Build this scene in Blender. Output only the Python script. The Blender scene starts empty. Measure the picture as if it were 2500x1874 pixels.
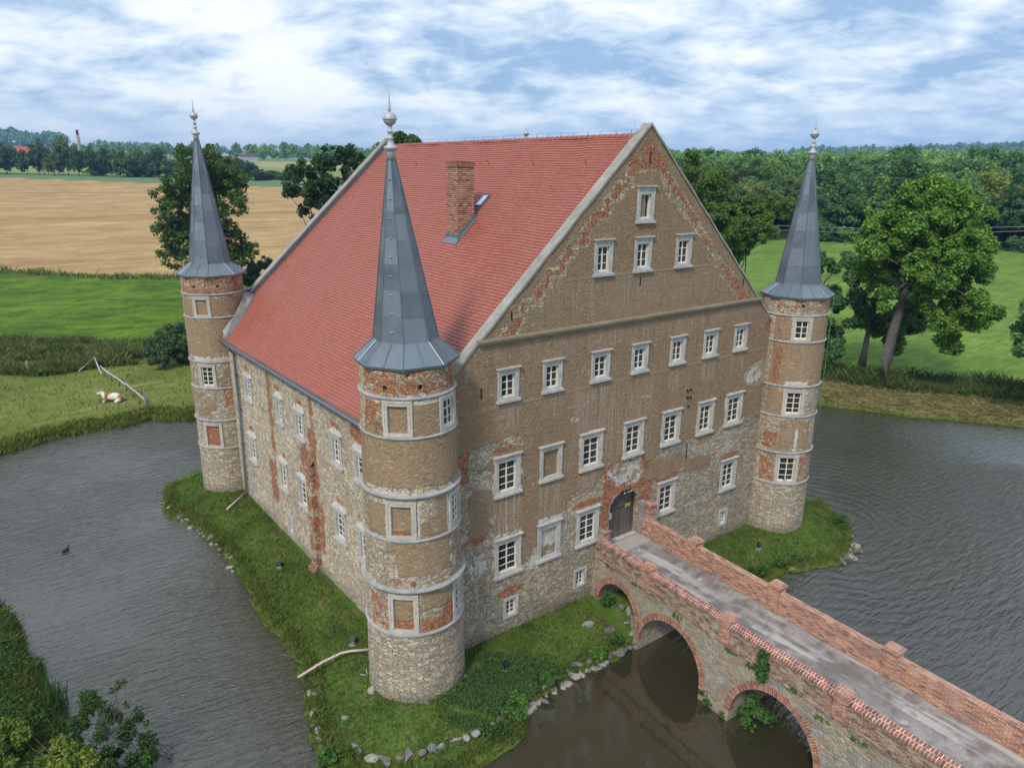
import bpy, bmesh, math, random
import numpy as np
from mathutils import Vector, Matrix
R = math.radians
random.seed(7)
rng = np.random.default_rng(11)
SC = bpy.context.scene
COL = SC.collection
PI = math.pi

# ------------------------------------------------------------------ helpers
class MB:
    """collects polygons (with uv, material slot and mask colour) and links them as ONE mesh object"""
    def __init__(self):
        self.v = []; self.f = []; self.m = []; self.uv = {}; self.sm = []
    def vert(self, p, uv=None):
        self.v.append(tuple(p))
        if uv is not None: self.uv[len(self.v) - 1] = uv
        return len(self.v) - 1
    def face(self, idx, m=0, s=False):
        self.f.append(tuple(idx)); self.m.append(m); self.sm.append(s)
    def poly(self, pts, m=0, uvs=None, s=False):
        self.face([self.vert(p, None if uvs is None else uvs[i]) for i, p in enumerate(pts)], m, s)
    def box(self, lo, hi, m=0, M=None):
        x0, y0, z0 = lo; x1, y1, z1 = hi
        c = [Vector(p) for p in ((x0,y0,z0),(x1,y0,z0),(x1,y1,z0),(x0,y1,z0),(x0,y0,z1),(x1,y0,z1),(x1,y1,z1),(x0,y1,z1))]
        if M is not None: c = [M @ p for p in c]
        i = [self.vert(p) for p in c]
        for q in ((0,3,2,1),(4,5,6,7),(0,1,5,4),(1,2,6,5),(2,3,7,6),(3,0,4,7)):
            self.face([i[k] for k in q], m)
    def tube(self, pts, rad, n=8, m=0, s=True, caps=True):
        pts = [Vector(p) for p in pts]
        rad = list(rad) if hasattr(rad, '__len__') else [rad] * len(pts)
        rings = []
        for k, p in enumerate(pts):
            d = (pts[min(k+1, len(pts)-1)] - pts[max(k-1, 0)]).normalized()
            a = d.cross(Vector((0, 0, 1)))
            if a.length < 1e-3: a = d.cross(Vector((1, 0, 0)))
            a.normalize(); b = d.cross(a)
            rings.append([self.vert(p + (a*math.cos(2*PI*j/n) + b*math.sin(2*PI*j/n))*rad[k]) for j in range(n)])
        for k in range(len(rings)-1):
            for j in range(n):
                self.face((rings[k][j], rings[k][(j+1) % n], rings[k+1][(j+1) % n], rings[k+1][j]), m, s)
        if caps:
            self.face(rings[0][::-1], m); self.face(rings[-1], m)
    def lathe(self, prof, c, n=24, m=0, s=True, ang=0.0, lean=(0, 0)):
        rings = []
        for (r, z) in prof:
            rings.append([self.vert((c[0] + lean[0]*z + r*math.cos(ang+2*PI*j/n), c[1] + lean[1]*z + r*math.sin(ang+2*PI*j/n), z)) for j in range(n)])
        for k in range(len(rings)-1):
            for j in range(n):
                self.face((rings[k][j], rings[k][(j+1) % n], rings[k+1][(j+1) % n], rings[k+1][j]), m, s)
        self.face(rings[0][::-1], m); self.face(rings[-1], m)
    def mbox(self, mp, u0, u1, z0, z1, d0, d1, m=0, n=1):
        """box in wall coordinates: u along the wall, z up, d into the wall"""
        us = [u0 + (u1-u0)*k/n for k in range(n+1)]
        A = [[self.vert(mp(u, z, d), (u, z)) for (z, d) in ((z0, d1), (z0, d0), (z1, d0), (z1, d1))] for u in us]
        for k in range(n):
            for q in range(3):
                self.face((A[k][q], A[k+1][q], A[k+1][q+1], A[k][q+1]), m)
        self.face(A[0], m); self.face(A[-1][::-1], m)
    def build(self, name, mats, parent=None, maskf=None, weld=False):
        me = bpy.data.meshes.new(name)
        me.from_pydata(self.v, [], self.f)
        if not isinstance(mats, (list, tuple)): mats = [mats]
        for mt in mats: me.materials.append(mt)
        me.polygons.foreach_set('material_index', self.m)
        me.polygons.foreach_set('use_smooth', self.sm)
        if self.uv:
            uvl = me.uv_layers.new(name='UVMap')
            li = np.zeros(len(me.loops), np.int32); me.loops.foreach_get('vertex_index', li)
            tab = np.zeros((len(self.v), 2), np.float32)
            for k, t in self.uv.items(): tab[k] = t
            uvl.data.foreach_set('uv', tab[li].ravel())
            if maskf is not None:
                col = np.zeros((len(self.v), 4), np.float32)
                mk = maskf(tab[:, 0], tab[:, 1]); col[:, :mk.shape[1]] = mk
                ca = me.color_attributes.new('mask', 'FLOAT_COLOR', 'POINT')
                ca.data.foreach_set('color', col.ravel())
        me.update()
        o = bpy.data.objects.new(name, me); COL.objects.link(o)
        if parent is not None: o.parent = parent
        return o

def np_mesh(name, V, F, mats, parent=None, fm=None, smooth=False):
    V = np.asarray(V, np.float32); F = np.asarray(F, np.int32)
    me = bpy.data.meshes.new(name)
    k = F.shape[1]
    me.vertices.add(len(V)); me.vertices.foreach_set('co', V.ravel())
    me.loops.add(F.size); me.loops.foreach_set('vertex_index', F.ravel())
    me.polygons.add(len(F)); me.polygons.foreach_set('loop_start', np.arange(0, F.size, k, dtype=np.int32))
    if not isinstance(mats, (list, tuple)): mats = [mats]
    for mt in mats: me.materials.append(mt)
    if fm is not None: me.polygons.foreach_set('material_index', np.asarray(fm, np.int32))
    me.polygons.foreach_set('use_smooth', np.full(len(F), smooth))
    me.update(calc_edges=True)
    o = bpy.data.objects.new(name, me); COL.objects.link(o)
    if parent is not None: o.parent = parent
    return o

def tag(o, label=None, cat=None, group=None, kind=None):
    if label: o['label'] = label
    if cat: o['category'] = cat
    if group: o['group'] = group
    if kind: o['kind'] = kind
    return o
def thing(name, label, cat, loc=(0, 0, 0), rz=0.0, group=None):
    o = bpy.data.objects.new(name, None); COL.objects.link(o)
    o.location = loc; o.rotation_euler = (0, 0, rz); o.empty_display_size = .3
    return tag(o, label, cat, group)
def copy_thing(root, loc, rz=0.0, sc=1.0, label=None, group=None):
    c = root.copy(); COL.objects.link(c)
    c.location = loc; c.rotation_euler = (0, 0, rz)
    c.scale = (sc, sc, sc) if not hasattr(sc, '__len__') else sc
    if label: c['label'] = label
    if group: c['group'] = group
    for ch in root.children:
        d = ch.copy(); COL.objects.link(d); d.parent = c
    return c
def sstep(a, b, x):
    t = np.clip((x - a) / (b - a), 0, 1)
    return t*t*(3 - 2*t)

# ------------------------------------------------------------------ materials
def nd(nt, typ, ins=None, **at):
    n = nt.nodes.new(typ)
    for k, v in at.items(): setattr(n, k, v)
    for k, v in (ins or {}).items():
        s = n.inputs[k]
        if isinstance(v, bpy.types.NodeSocket): nt.links.new(v, s)
        else: s.default_value = v
    return n
def mat(name):
    m = bpy.data.materials.new(name); m.use_nodes = True
    nt = m.node_tree
    return m, nt, nt.nodes['Principled BSDF']
def rgb(c): return (c[0], c[1], c[2], 1.0)
def mth(nt, op, a, b=None, c=None, clamp=False):
    n = nd(nt, 'ShaderNodeMath', operation=op, use_clamp=clamp)
    for i, v in enumerate((a, b, c)):
        if v is None: continue
        if isinstance(v, bpy.types.NodeSocket): nt.links.new(v, n.inputs[i])
        else: n.inputs[i].default_value = v
    return n.outputs[0]
def mix(nt, f, a, b, bt='MIX'):
    n = nd(nt, 'ShaderNodeMix', data_type='RGBA', blend_type=bt)
    for i, v in ((0, f), (6, a), (7, b)):
        if isinstance(v, bpy.types.NodeSocket): nt.links.new(v, n.inputs[i])
        else: n.inputs[i].default_value = v if i == 0 else rgb(v)
    return n.outputs[2]
def ramp(nt, f, stops, const=False):
    n = nd(nt, 'ShaderNodeValToRGB', {'Fac': f})
    cr = n.color_ramp
    cr.interpolation = 'CONSTANT' if const else 'LINEAR'
    while len(cr.elements) < len(stops): cr.elements.new(.5)
    for e, (p, c) in zip(cr.elements, stops):
        e.position = p; e.color = rgb(c) if hasattr(c, '__len__') else (c, c, c, 1)
    return n.outputs[0]
def noise(nt, vec, scale, detail=4, rough=.55, dist=0.0, dim='3D'):
    n = nd(nt, 'ShaderNodeTexNoise', {'Vector': vec, 'Scale': scale, 'Detail': detail, 'Roughness': rough, 'Distortion': dist}, noise_dimensions=dim)
    return n.outputs['Fac']
def mapping(nt, vec, scale=(1, 1, 1), rot=(0, 0, 0), loc=(0, 0, 0)):
    return nd(nt, 'ShaderNodeMapping', {'Vector': vec, 'Scale': scale, 'Rotation': rot, 'Location': loc}).outputs[0]
def bump(nt, h, strength, dist, P):
    b = nd(nt, 'ShaderNodeBump', {'Height': h, 'Strength': strength, 'Distance': dist})
    nt.links.new(b.outputs[0], P.inputs['Normal'])
def objco(nt): return nd(nt, 'ShaderNodeTexCoord').outputs['Object']
def position(nt): return nd(nt, 'ShaderNodeNewGeometry').outputs['Position']

STONES = [(0, (.41,.345,.25)), (.16, (.25,.215,.17)), (.3, (.50,.435,.33)), (.44, (.36,.285,.2)), (.58, (.31,.285,.25)), (.7, (.53,.455,.34)), (.82, (.40,.265,.155)), (.9, (.23,.215,.2)), (1, (.46,.405,.32))]
def masonry(name, sx, sy, joint, plaster, tone=1.0, joint_w=.07, streak=1.0):
    m, nt, P = mat(name)
    uv = nd(nt, 'ShaderNodeUVMap', uv_map='UVMap').outputs[0]
    wob = nd(nt, 'ShaderNodeTexNoise', {'Vector': uv, 'Scale': 2.6, 'Detail': 2.0})
    wv = nd(nt, 'ShaderNodeVectorMath', {0: wob.outputs['Color'], 1: (.5, .5, .5)}, operation='SUBTRACT').outputs[0]
    wv = nd(nt, 'ShaderNodeVectorMath', {0: wv, 'Scale': .28}, operation='SCALE').outputs[0]
    uvw = nd(nt, 'ShaderNodeVectorMath', {0: uv, 1: wv}, operation='ADD').outputs[0]
    sv = mapping(nt, uvw, (sx, sy, 1))
    vo = nd(nt, 'ShaderNodeTexVoronoi', {'Vector': sv, 'Scale': 1.0, 'Randomness': .95}, voronoi_dimensions='2D', feature='F1')
    ve = nd(nt, 'ShaderNodeTexVoronoi', {'Vector': sv, 'Scale': 1.0, 'Randomness': .95}, voronoi_dimensions='2D', feature='DISTANCE_TO_EDGE')
    rnd = nd(nt, 'ShaderNodeSeparateColor', {0: vo.outputs['Color']}).outputs[0]
    n_fine = noise(nt, uv, 14, 5, .65)
    n_mid = noise(nt, uv, 1.3, 6, .68)
    n_big = noise(nt, uv, .35, 3, .5)
    st = ramp(nt, rnd, [(p, tuple(x*tone for x in c)) for p, c in STONES])
    st = mix(nt, 1.0, st, ramp(nt, n_fine, [(.3, .6), (.7, 1.3)]), 'MULTIPLY')
    st = mix(nt, 1.0, st, ramp(nt, n_big, [(.3, .82), (.7, 1.12)]), 'MULTIPLY')
    jw = mth(nt, 'MULTIPLY', n_mid, joint_w*2)
    ed = mth(nt, 'DIVIDE', ve.outputs['Distance'], jw, clamp=True)
    st = mix(nt, ed, joint, st)
    # brick
    br = nd(nt, 'ShaderNodeTexBrick', {'Vector': uvw, 'Color1': rgb((.50,.17,.065)), 'Color2': rgb((.30,.085,.04)), 'Mortar': rgb((.40,.31,.23)), 'Scale': 1.0, 'Mortar Size': .012, 'Bias': -.1, 'Brick Width': .27, 'Row Height': .085})
    brc = mix(nt, 1.0, br.outputs['Color'], ramp(nt, noise(nt, uv, 5, 5, .7), [(.3, .45), (.7, 1.25)]), 'MULTIPLY')
    # plaster
    sc1 = noise(nt, mapping(nt, uvw, (2.3, 2.9, 1), (0, 0, .45)), 1.0, 5, .58, 3.2)
    scr = ramp(nt, sc1, [(.56, 0.0), (.63, 1.0)])
    scd = ramp(nt, sc1, [(.34, 1.0), (.44, 0.0)])
    pl = mix(nt, n_big, tuple(x*.84 for x in plaster), tuple(x*1.14 for x in plaster))
    pl = mix(nt, mth(nt, 'MULTIPLY', scr, .45), pl, tuple(min(1, x*1.85) for x in plaster))
    pl = mix(nt, mth(nt, 'MULTIPLY', scd, .5), pl, tuple(x*.5 for x in plaster))
    stv = ramp(nt, noise(nt, mapping(nt, uv, (3.2, .22, 1)), 1.0, 4, .6), [(.5, 0.0), (.72, 1.0)])
    pl = mix(nt, mth(nt, 'MULTIPLY', stv, .2*streak), pl, (.42, .37, .31))
    pl = mix(nt, ramp(nt, noise(nt, uv, 5.5, 3, .6), [(.70, 0.0), (.76, .45)]), pl, (.42, .36, .28))
    lime = mix(nt, ramp(nt, n_fine, [(.35, 0.0), (.65, 1.0)]), (.46, .42, .36), (.72, .70, .66))
    can = nd(nt, 'ShaderNodeVertexColor', layer_name='mask'); ca = can.outputs[0]
    sp = nd(nt, 'ShaderNodeSeparateColor', {0: ca})
    n_m2 = noise(nt, uv, 4.2, 5, .7)
    en = mth(nt, 'ADD', mth(nt, 'MULTIPLY', mth(nt, 'SUBTRACT', n_mid, .5), 2.6), mth(nt, 'MULTIPLY', mth(nt, 'SUBTRACT', n_m2, .5), 1.9))
    def thr(s, k=7.0):
        s = mth(nt, 'MULTIPLY_ADD', s, 2.1, -.55)
        return mth(nt, 'MULTIPLY_ADD', mth(nt, 'ADD', s, mth(nt, 'SUBTRACT', en, .5)), k, .5, clamp=True)
    def thr2(s, k=7.0):
        s = mth(nt, 'MULTIPLY_ADD', s, 1.9, -.5)
        return mth(nt, 'MULTIPLY_ADD', mth(nt, 'SUBTRACT', s, mth(nt, 'ADD', en, .5)), k, .5, clamp=True)
    fb = thr2(sp.outputs[1]); fp = thr(sp.outputs[0]); fl = thr2(sp.outputs[2])
    c = mix(nt, fb, st, brc)
    c = mix(nt, fp, c, pl)
    c = mix(nt, fl, c, lime)
    run = ramp(nt, noise(nt, mapping(nt, uv, (7.5, .3, 1)), 1.0, 4, .65), [(.46, 0.0), (.6, 1.0)])
    c = mix(nt, mth(nt, 'MULTIPLY', mth(nt, 'MULTIPLY', run, can.outputs[1]), .6), c, (.50, .46, .41))
    zz = nd(nt, 'ShaderNodeSeparateXYZ', {0: uv}).outputs[1]
    damp = nd(nt, 'ShaderNodeMapRange', {'Value': mth(nt, 'ADD', zz, mth(nt, 'MULTIPLY', n_mid, -1.6)), 'From Min': 1.0, 'From Max': .1}).outputs[0]
    c = mix(nt, mth(nt, 'MULTIPLY', damp, .5), c, (.12, .115, .075))
    nt.links.new(c, P.inputs['Base Color'])
    P.inputs['Roughness'].default_value = .92
    P.inputs['Specular IOR Level'].default_value = .2
    hs = mth(nt, 'ADD', mth(nt, 'MULTIPLY', ed, .8), mth(nt, 'MULTIPLY', rnd, .5))
    hp = mth(nt, 'MULTIPLY_ADD', sc1, .9, .9)
    h = mth(nt, 'ADD', mth(nt, 'MULTIPLY', mth(nt, 'SUBTRACT', 1.0, fp), hs), mth(nt, 'MULTIPLY', fp, hp))
    h = mth(nt, 'ADD', h, mth(nt, 'MULTIPLY', n_fine, .45))
    bump(nt, h, 1.0, .085, P)
    return m

def stonework(name, c0, c1, sc=6.0, rough=.85, bs=.3):
    m, nt, P = mat(name)
    co = objco(nt)
    f = noise(nt, co, sc, 6, .65)
    c = mix(nt, ramp(nt, f, [(.3, 0.0), (.7, 1.0)]), c0, c1)
    c = mix(nt, ramp(nt, noise(nt, co, sc*.23, 4), [(.4, 0.0), (.75, .45)]), c, tuple(x*.62 for x in c0))
    nt.links.new(c, P.inputs['Base Color']); P.inputs['Roughness'].default_value = rough
    bump(nt, noise(nt, co, sc*4, 4), bs, .02, P)
    return m

def plain(name, c, rough=.6, metal=0.0, var=.12, sc=4.0, spec=.5):
    m, nt, P = mat(name)
    f = noise(nt, objco(nt), sc, 5, .6)
    cc = mix(nt, f, tuple(x*(1-var) for x in c), tuple(min(1, x*(1+var)) for x in c))
    nt.links.new(cc, P.inputs['Base Color'])
    P.inputs['Roughness'].default_value = rough; P.inputs['Metallic'].default_value = metal
    P.inputs['Specular IOR Level'].default_value = spec
    return m

def leafmat(name, c0, c1, c2, scale=.35):
    m, nt, P = mat(name)
    g = nd(nt, 'ShaderNodeNewGeometry')
    f = noise(nt, objco(nt), scale, 3, .5)
    r = g.outputs['Random Per Island']
    c = mix(nt, ramp(nt, f, [(.3, 0.0), (.7, 1.0)]), c0, c1)
    c = mix(nt, ramp(nt, r, [(.55, 0.0), (1.0, .75)]), c, c2)
    oi = nd(nt, 'ShaderNodeObjectInfo').outputs['Random']
    c = mix(nt, 1.0, c, ramp(nt, oi, [(0, (.55, .66, .62)), (.5, (1.0, 1.0, .95)), (1, (1.5, 1.35, .95))]), 'MULTIPLY')
    nt.links.new(c, P.inputs['Base Color'])
    P.inputs['Roughness'].default_value = .62; P.inputs['Specular IOR Level'].default_value = .3
    tr = nd(nt, 'ShaderNodeBsdfTranslucent', {'Color': c})
    ms = nd(nt, 'ShaderNodeMixShader', {0: .40, 1: P.outputs[0], 2: tr.outputs[0]})
    nt.links.new(ms.outputs[0], nt.nodes['Material Output'].inputs['Surface'])
    return m

M = {}
PLASTER = (.275, .19, .122)
M['front'] = masonry('rubble_and_brown_plaster', 4.4, 10.0, (.17,.137,.10), PLASTER, 1.15, .055)
M['side'] = masonry('pale_rubble_masonry', 5.2, 7.4, (.13,.10,.07), (.36,.28,.2), 1.42, .05)
M['tower'] = masonry('tower_rubble_and_plaster', 4.1, 10.2, (.15,.12,.085), (.315,.222,.14), 1.22, .055)
M['surround'] = stonework('grey_window_stone', (.36,.35,.34), (.55,.535,.52), 5)
M['surround_warm'] = stonework('cream_window_stone', (.38,.355,.325), (.57,.535,.485), 5)
M['lime'] = stonework('white_lime_mortar', (.5,.48,.45), (.76,.75,.73), 9, .95, .8)
M['sash'] = plain('cream_painted_wood', (.72,.69,.60), .5)
M['coping'] = stonework('grey_coping_concrete', (.22,.21,.19), (.38,.365,.335), 2)
M['moulding'] = stonework('grey_moulding_stone', (.25,.25,.25), (.44,.43,.42), 2.5)
M['zincdark'] = plain('dark_zinc_flashing', (.15,.19,.23), .45, .5)
M['gutter'] = plain('bluegrey_gutter', (.16,.22,.27), .45, .4)
M['pipe'] = plain('pinkish_white_plastic_pipe', (.46,.37,.35), .5)
M['iron'] = plain('dark_iron', (.03,.03,.035), .6, .5)
M['finial'] = plain('pale_sheet_zinc', (.40,.42,.45), .55, .2, .2, 6)
M['board'] = plain('brown_board', (.24,.18,.13), .8, 0, .3, 9)

def glass():
    m, nt, P = mat('dark_window_glass')
    g = nd(nt, 'ShaderNodeNewGeometry').outputs['Random Per Island']
    c = mix(nt, g, (.012, .012, .013), (.05, .047, .044))
    nt.links.new(c, P.inputs['Base Color']); P.inputs['Roughness'].default_value = .08
    bump(nt, noise(nt, objco(nt), 1.2, 2), .08, .02, P)
    return m
M['glass'] = glass()

def zinc():
    m, nt, P = mat('grey_zinc_sheet')
    uv = nd(nt, 'ShaderNodeUVMap', uv_map='UVMap').outputs[0]
    fl = nd(nt, 'ShaderNodeVectorMath', {0: uv}, operation='FLOOR').outputs[0]
    wn = nd(nt, 'ShaderNodeTexWhiteNoise', {'Vector': fl}, noise_dimensions='2D').outputs['Value']
    c = mix(nt, wn, (.09, .118, .148), (.18, .215, .25))
    c = mix(nt, ramp(nt, noise(nt, objco(nt), 1.5, 5, .6), [(.35, 0.0), (.7, .5)]), c, (.20, .235, .27))
    fr = nd(nt, 'ShaderNodeVectorMath', {0: uv}, operation='FRACTION').outputs[0]
    sp = nd(nt, 'ShaderNodeSeparateXYZ', {0: fr})
    seam = ramp(nt, sp.outputs[1], [(.0, 1.0), (.025, 0.0), (1.0, 0.0)])
    c = mix(nt, mth(nt, 'MULTIPLY', seam, .55), c, (.08, .1, .12))
    nt.links.new(c, P.inputs['Base Color'])
    P.inputs['Metallic'].default_value = .35
    nt.links.new(ramp(nt, noise(nt, objco(nt), 2.5, 3), [(.3, .34), (.7, .58)]), P.inputs['Roughness'])
    bump(nt, mth(nt, 'ADD', noise(nt, objco(nt), 1.1, 3), mth(nt, 'MULTIPLY', seam, .4)), .12, .05, P)
    return m
M['zinc'] = zinc()

def tiles():
    m, nt, P = mat('red_clay_roof_tiles')
    uv = nd(nt, 'ShaderNodeUVMap', uv_map='UVMap').outputs[0]
    fl = nd(nt, 'ShaderNodeVectorMath', {0: uv}, operation='FLOOR').outputs[0]
    wn = nd(nt, 'ShaderNodeTexWhiteNoise', {'Vector': fl}, noise_dimensions='2D').outputs['Value']
    c = ramp(nt, wn, [(0, (.275,.076,.051)), (.3, (.305,.086,.058)), (.7, (.325,.094,.063)), (1, (.35,.104,.069))])
    big = noise(nt, mapping(nt, uv, (.09, .05, 1), (0, 0, .6)), 1.0, 3, .55)
    c = mix(nt, ramp(nt, big, [(.42, 0.0), (.68, .5)]), c, (.30, .105, .078))
    c = mix(nt, ramp(nt, noise(nt, uv, 2.5, 4, .6), [(.6, 0.0), (.85, .25)]), c, (.24, .08, .06))
    nt.links.new(c, P.inputs['Base Color'])
    P.inputs['Roughness'].default_value = .5; P.inputs['Specular IOR Level'].default_value = .5
    return m
M['tiles'] = tiles()
M['tile_edge'] = plain('shade_toned_tile_edges', (.12,.042,.035), .8, 0, .3)  # dark edge colour paints in the shade between tile courses

def brickmat(name, c1, c2, mortar, bw=.26, rh=.083, ms=.012, wear=.5, uvn=True, off=.5):
    m, nt, P = mat(name)
    uv = nd(nt, 'ShaderNodeUVMap', uv_map='UVMap').outputs[0]
    wob = nd(nt, 'ShaderNodeTexNoise', {'Vector': uv, 'Scale': 5.0, 'Detail': 2.0})
    wv = nd(nt, 'ShaderNodeVectorMath', {0: wob.outputs['Color'], 1: (.5, .5, .5)}, operation='SUBTRACT').outputs[0]
    wv = nd(nt, 'ShaderNodeVectorMath', {0: wv, 'Scale': .03}, operation='SCALE').outputs[0]
    uvw = nd(nt, 'ShaderNodeVectorMath', {0: uv, 1: wv}, operation='ADD').outputs[0]
    br = nd(nt, 'ShaderNodeTexBrick', {'Vector': uvw, 'Color1': rgb(c1), 'Color2': rgb(c2), 'Mortar': rgb(mortar), 'Scale': 1.0, 'Mortar Size': ms, 'Mortar Smooth': .2, 'Bias': 0.0, 'Brick Width': bw, 'Row Height': rh}, offset=off)
    cell = nd(nt, 'ShaderNodeTexVoronoi', {'Vector': mapping(nt, uv, (1/bw, 1/rh, 1)), 'Scale': 1.0, 'Randomness': .3}, voronoi_dimensions='2D')
    rc = nd(nt, 'ShaderNodeSeparateColor', {0: cell.outputs['Color']}).outputs[0]
    c = mix(nt, 1.0, br.outputs['Color'], ramp(nt, rc, [(0, (.5, .5, .55)), (.3, (.85, .85, .85)), (.8, (1.15, 1.1, 1.0)), (1, (1.4, 1.35, 1.2))]), 'MULTIPLY')
    n1 = noise(nt, uv, 2.2, 6, .65)
    c = mix(nt, ramp(nt, n1, [(.52, 0.0), (.66, wear)]), c, (.50, .42, .36))
    c = mix(nt, ramp(nt, noise(nt, uv, .8, 4, .6), [(.5, 0.0), (.75, wear*.9)]), c, (.14, .10, .075))
    if wear > .6:
        n7 = noise(nt, mapping(nt, uv, (2.2, 6.5, 1)), 1.0, 6, .7)
        c = mix(nt, ramp(nt, n7, [(.5, 0.0), (.58, .85)]), c, (.40, .33, .255))
        c = mix(nt, ramp(nt, n7, [(.36, .8), (.43, 0.0)]), c, (.085, .055, .04))
    nt.links.new(c, P.inputs['Base Color']); P.inputs['Roughness'].default_value = .88
    bump(nt, mth(nt, 'ADD', mth(nt, 'MULTIPLY', br.outputs['Fac'], -1.0), mth(nt, 'MULTIPLY', n1, .8)), .6, .02, P)
    return m
M['chimbrick'] = brickmat('red_chimney_brick', (.27,.065,.045), (.17,.045,.035), (.50,.38,.27), .25, .09, .014, .15)
M['newbrick'] = brickmat('salmon_parapet_brick', (.43,.172,.105), (.29,.105,.068), (.53,.42,.34), .26, .083, .014, .5)
M['oldbrick'] = brickmat('weathered_bridge_brick', (.25,.108,.066), (.12,.056,.04), (.38,.29,.22), .26, .08, .014, .9)
M['capbrick'] = brickmat('parapet_coping_brick', (.36,.12,.08), (.20,.075,.065), (.60,.52,.46), .125, .25, .014, .12)
M['archbrick'] = brickmat('arch_ring_brick', (.34,.13,.08), (.22,.08,.055), (.42,.34,.27), .09, .30, .012, .35)

def roadmat():
    m, nt, P = mat('worn_grey_bridge_deck')
    co = objco(nt)
    n = noise(nt, co, 1.4, 7, .65); f = noise(nt, co, 22, 4, .7)
    c = mix(nt, ramp(nt, n, [(.4, 0.0), (.58, 1.0)]), (.17, .152, .145), (.33, .30, .285))
    lng = noise(nt, mapping(nt, co, (2.4, .16, 1), (0, 0, -.06)), 1.0, 5, .6)
    c = mix(nt, ramp(nt, lng, [(.53, 0.0), (.62, .85)]), c, (.47, .45, .425))
    c = mix(nt, ramp(nt, noise(nt, co, .7, 5, .6), [(.52, 0.0), (.62, .75)]), c, (.12, .105, .10))
    c = mix(nt, ramp(nt, noise(nt, mapping(nt, co, (1, 1, 1), (0, 0, 0), (7, 3, 0)), 1.1, 3, .5), [(.68, 0.0), (.71, .6)]), c, (.50, .48, .46))
    c = mix(nt, 1.0, c, ramp(nt, f, [(.3, .75), (.7, 1.2)]), 'MULTIPLY')
    nt.links.new(c, P.inputs['Base Color']); P.inputs['Roughness'].default_value = .9
    bump(nt, mth(nt, 'ADD', f, mth(nt, 'MULTIPLY', n, 2.0)), .5, .02, P)
    return m
M['road'] = roadmat()

def doorwood():
    m, nt, P = mat('weathered_dark_door_wood')
    co = objco(nt)
    g = noise(nt, mapping(nt, co, (16, 16, .9)), 1.0, 6, .65)
    isl = nd(nt, 'ShaderNodeNewGeometry').outputs['Random Per Island']
    c = mix(nt, ramp(nt, g, [(.3, 0.0), (.7, 1.0)]), (.026, .018, .014), (.085, .063, .052))
    c = mix(nt, isl, c, mix(nt, .5, c, (.16, .14, .13)))
    sp = nd(nt, 'ShaderNodeSeparateXYZ', {0: co})
    c = mix(nt, ramp(nt, mth(nt, 'SUBTRACT', sp.outputs[2], 3.4), [(0, .7), (.9, 0.0)]), c, mix(nt, g, (.12, .10, .09), (.24, .22, .21)))
    nt.links.new(c, P.inputs['Base Color']); P.inputs['Roughness'].default_value = .8
    bump(nt, g, .5, .02, P)
    return m
M['door'] = doorwood()
M['paper'] = plain('white_paper_notice', (.72,.74,.76), .7, 0, .04)
M['yellow'] = plain('yellow_sign', (.62,.42,.03), .6, 0, .1)
M['ink'] = plain('dark_print', (.05,.06,.09), .7)
M['black'] = plain('black_housing_and_hole_back', (.015,.016,.02), .45)
M['lens'] = plain('lamp_lens', (.45,.55,.72), .15, .2)
M['rock'] = stonework('pale_shore_rock', (.20,.185,.16), (.38,.355,.315), 4, .9, .8)
M['rockdark'] = stonework('dark_shore_rock', (.10,.095,.085), (.23,.215,.195), 4, .9, .8)
M['bark'] = stonework('grey_brown_bark', (.075,.062,.055), (.15,.13,.118), 3, .9, 1.0)
M['woodgrey'] = plain('weathered_grey_wood', (.20,.18,.165), .85, 0, .3, 8)
M['birch'] = plain('peeled_birch_rail', (.46,.41,.39), .7, 0, .3, 7)

def spandrel():
    m, nt, P = mat('bridge_rubble_with_mortar')
    uv = nd(nt, 'ShaderNodeUVMap', uv_map='UVMap').outputs[0]
    sv = mapping(nt, uv, (3.2, 7.5, 1), (0, 0, .2))
    vo = nd(nt, 'ShaderNodeTexVoronoi', {'Vector': sv, 'Scale': 1.0}, voronoi_dimensions='2D')
    ve = nd(nt, 'ShaderNodeTexVoronoi', {'Vector': sv, 'Scale': 1.0}, voronoi_dimensions='2D', feature='DISTANCE_TO_EDGE')
    rnd = nd(nt, 'ShaderNodeSeparateColor', {0: vo.outputs['Color']}).outputs[0]
    st = ramp(nt, rnd, [(0, (.28,.245,.19)), (.3, (.42,.34,.22)), (.5, (.19,.195,.19)), (.7, (.36,.28,.18)), (.85, (.34,.19,.11)), (1, (.30,.28,.23))])
    n = noise(nt, uv, 1.6, 6, .65)
    ed = mth(nt, 'DIVIDE', ve.outputs['Distance'], mth(nt, 'MULTIPLY', n, .3), clamp=True)
    c = mix(nt, ed, (.36, .34, .29), st)
    c = mix(nt, ramp(nt, n, [(.55, 0.0), (.66, .7)]), c, (.44, .42, .37))
    c = mix(nt, 1.0, c, ramp(nt, noise(nt, uv, 12, 4, .7), [(.3, .7), (.7, 1.2)]), 'MULTIPLY')
    c = mix(nt, ramp(nt, noise(nt, uv, .55, 3, .6), [(.55, 0.0), (.75, .6)]), c, (.11, .12, .08))
    nt.links.new(c, P.inputs['Base Color']); P.inputs['Roughness'].default_value = .9
    bump(nt, mth(nt, 'ADD', ed, n), .7, .05, P)
    return m
M['spandrel'] = spandrel()
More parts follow.
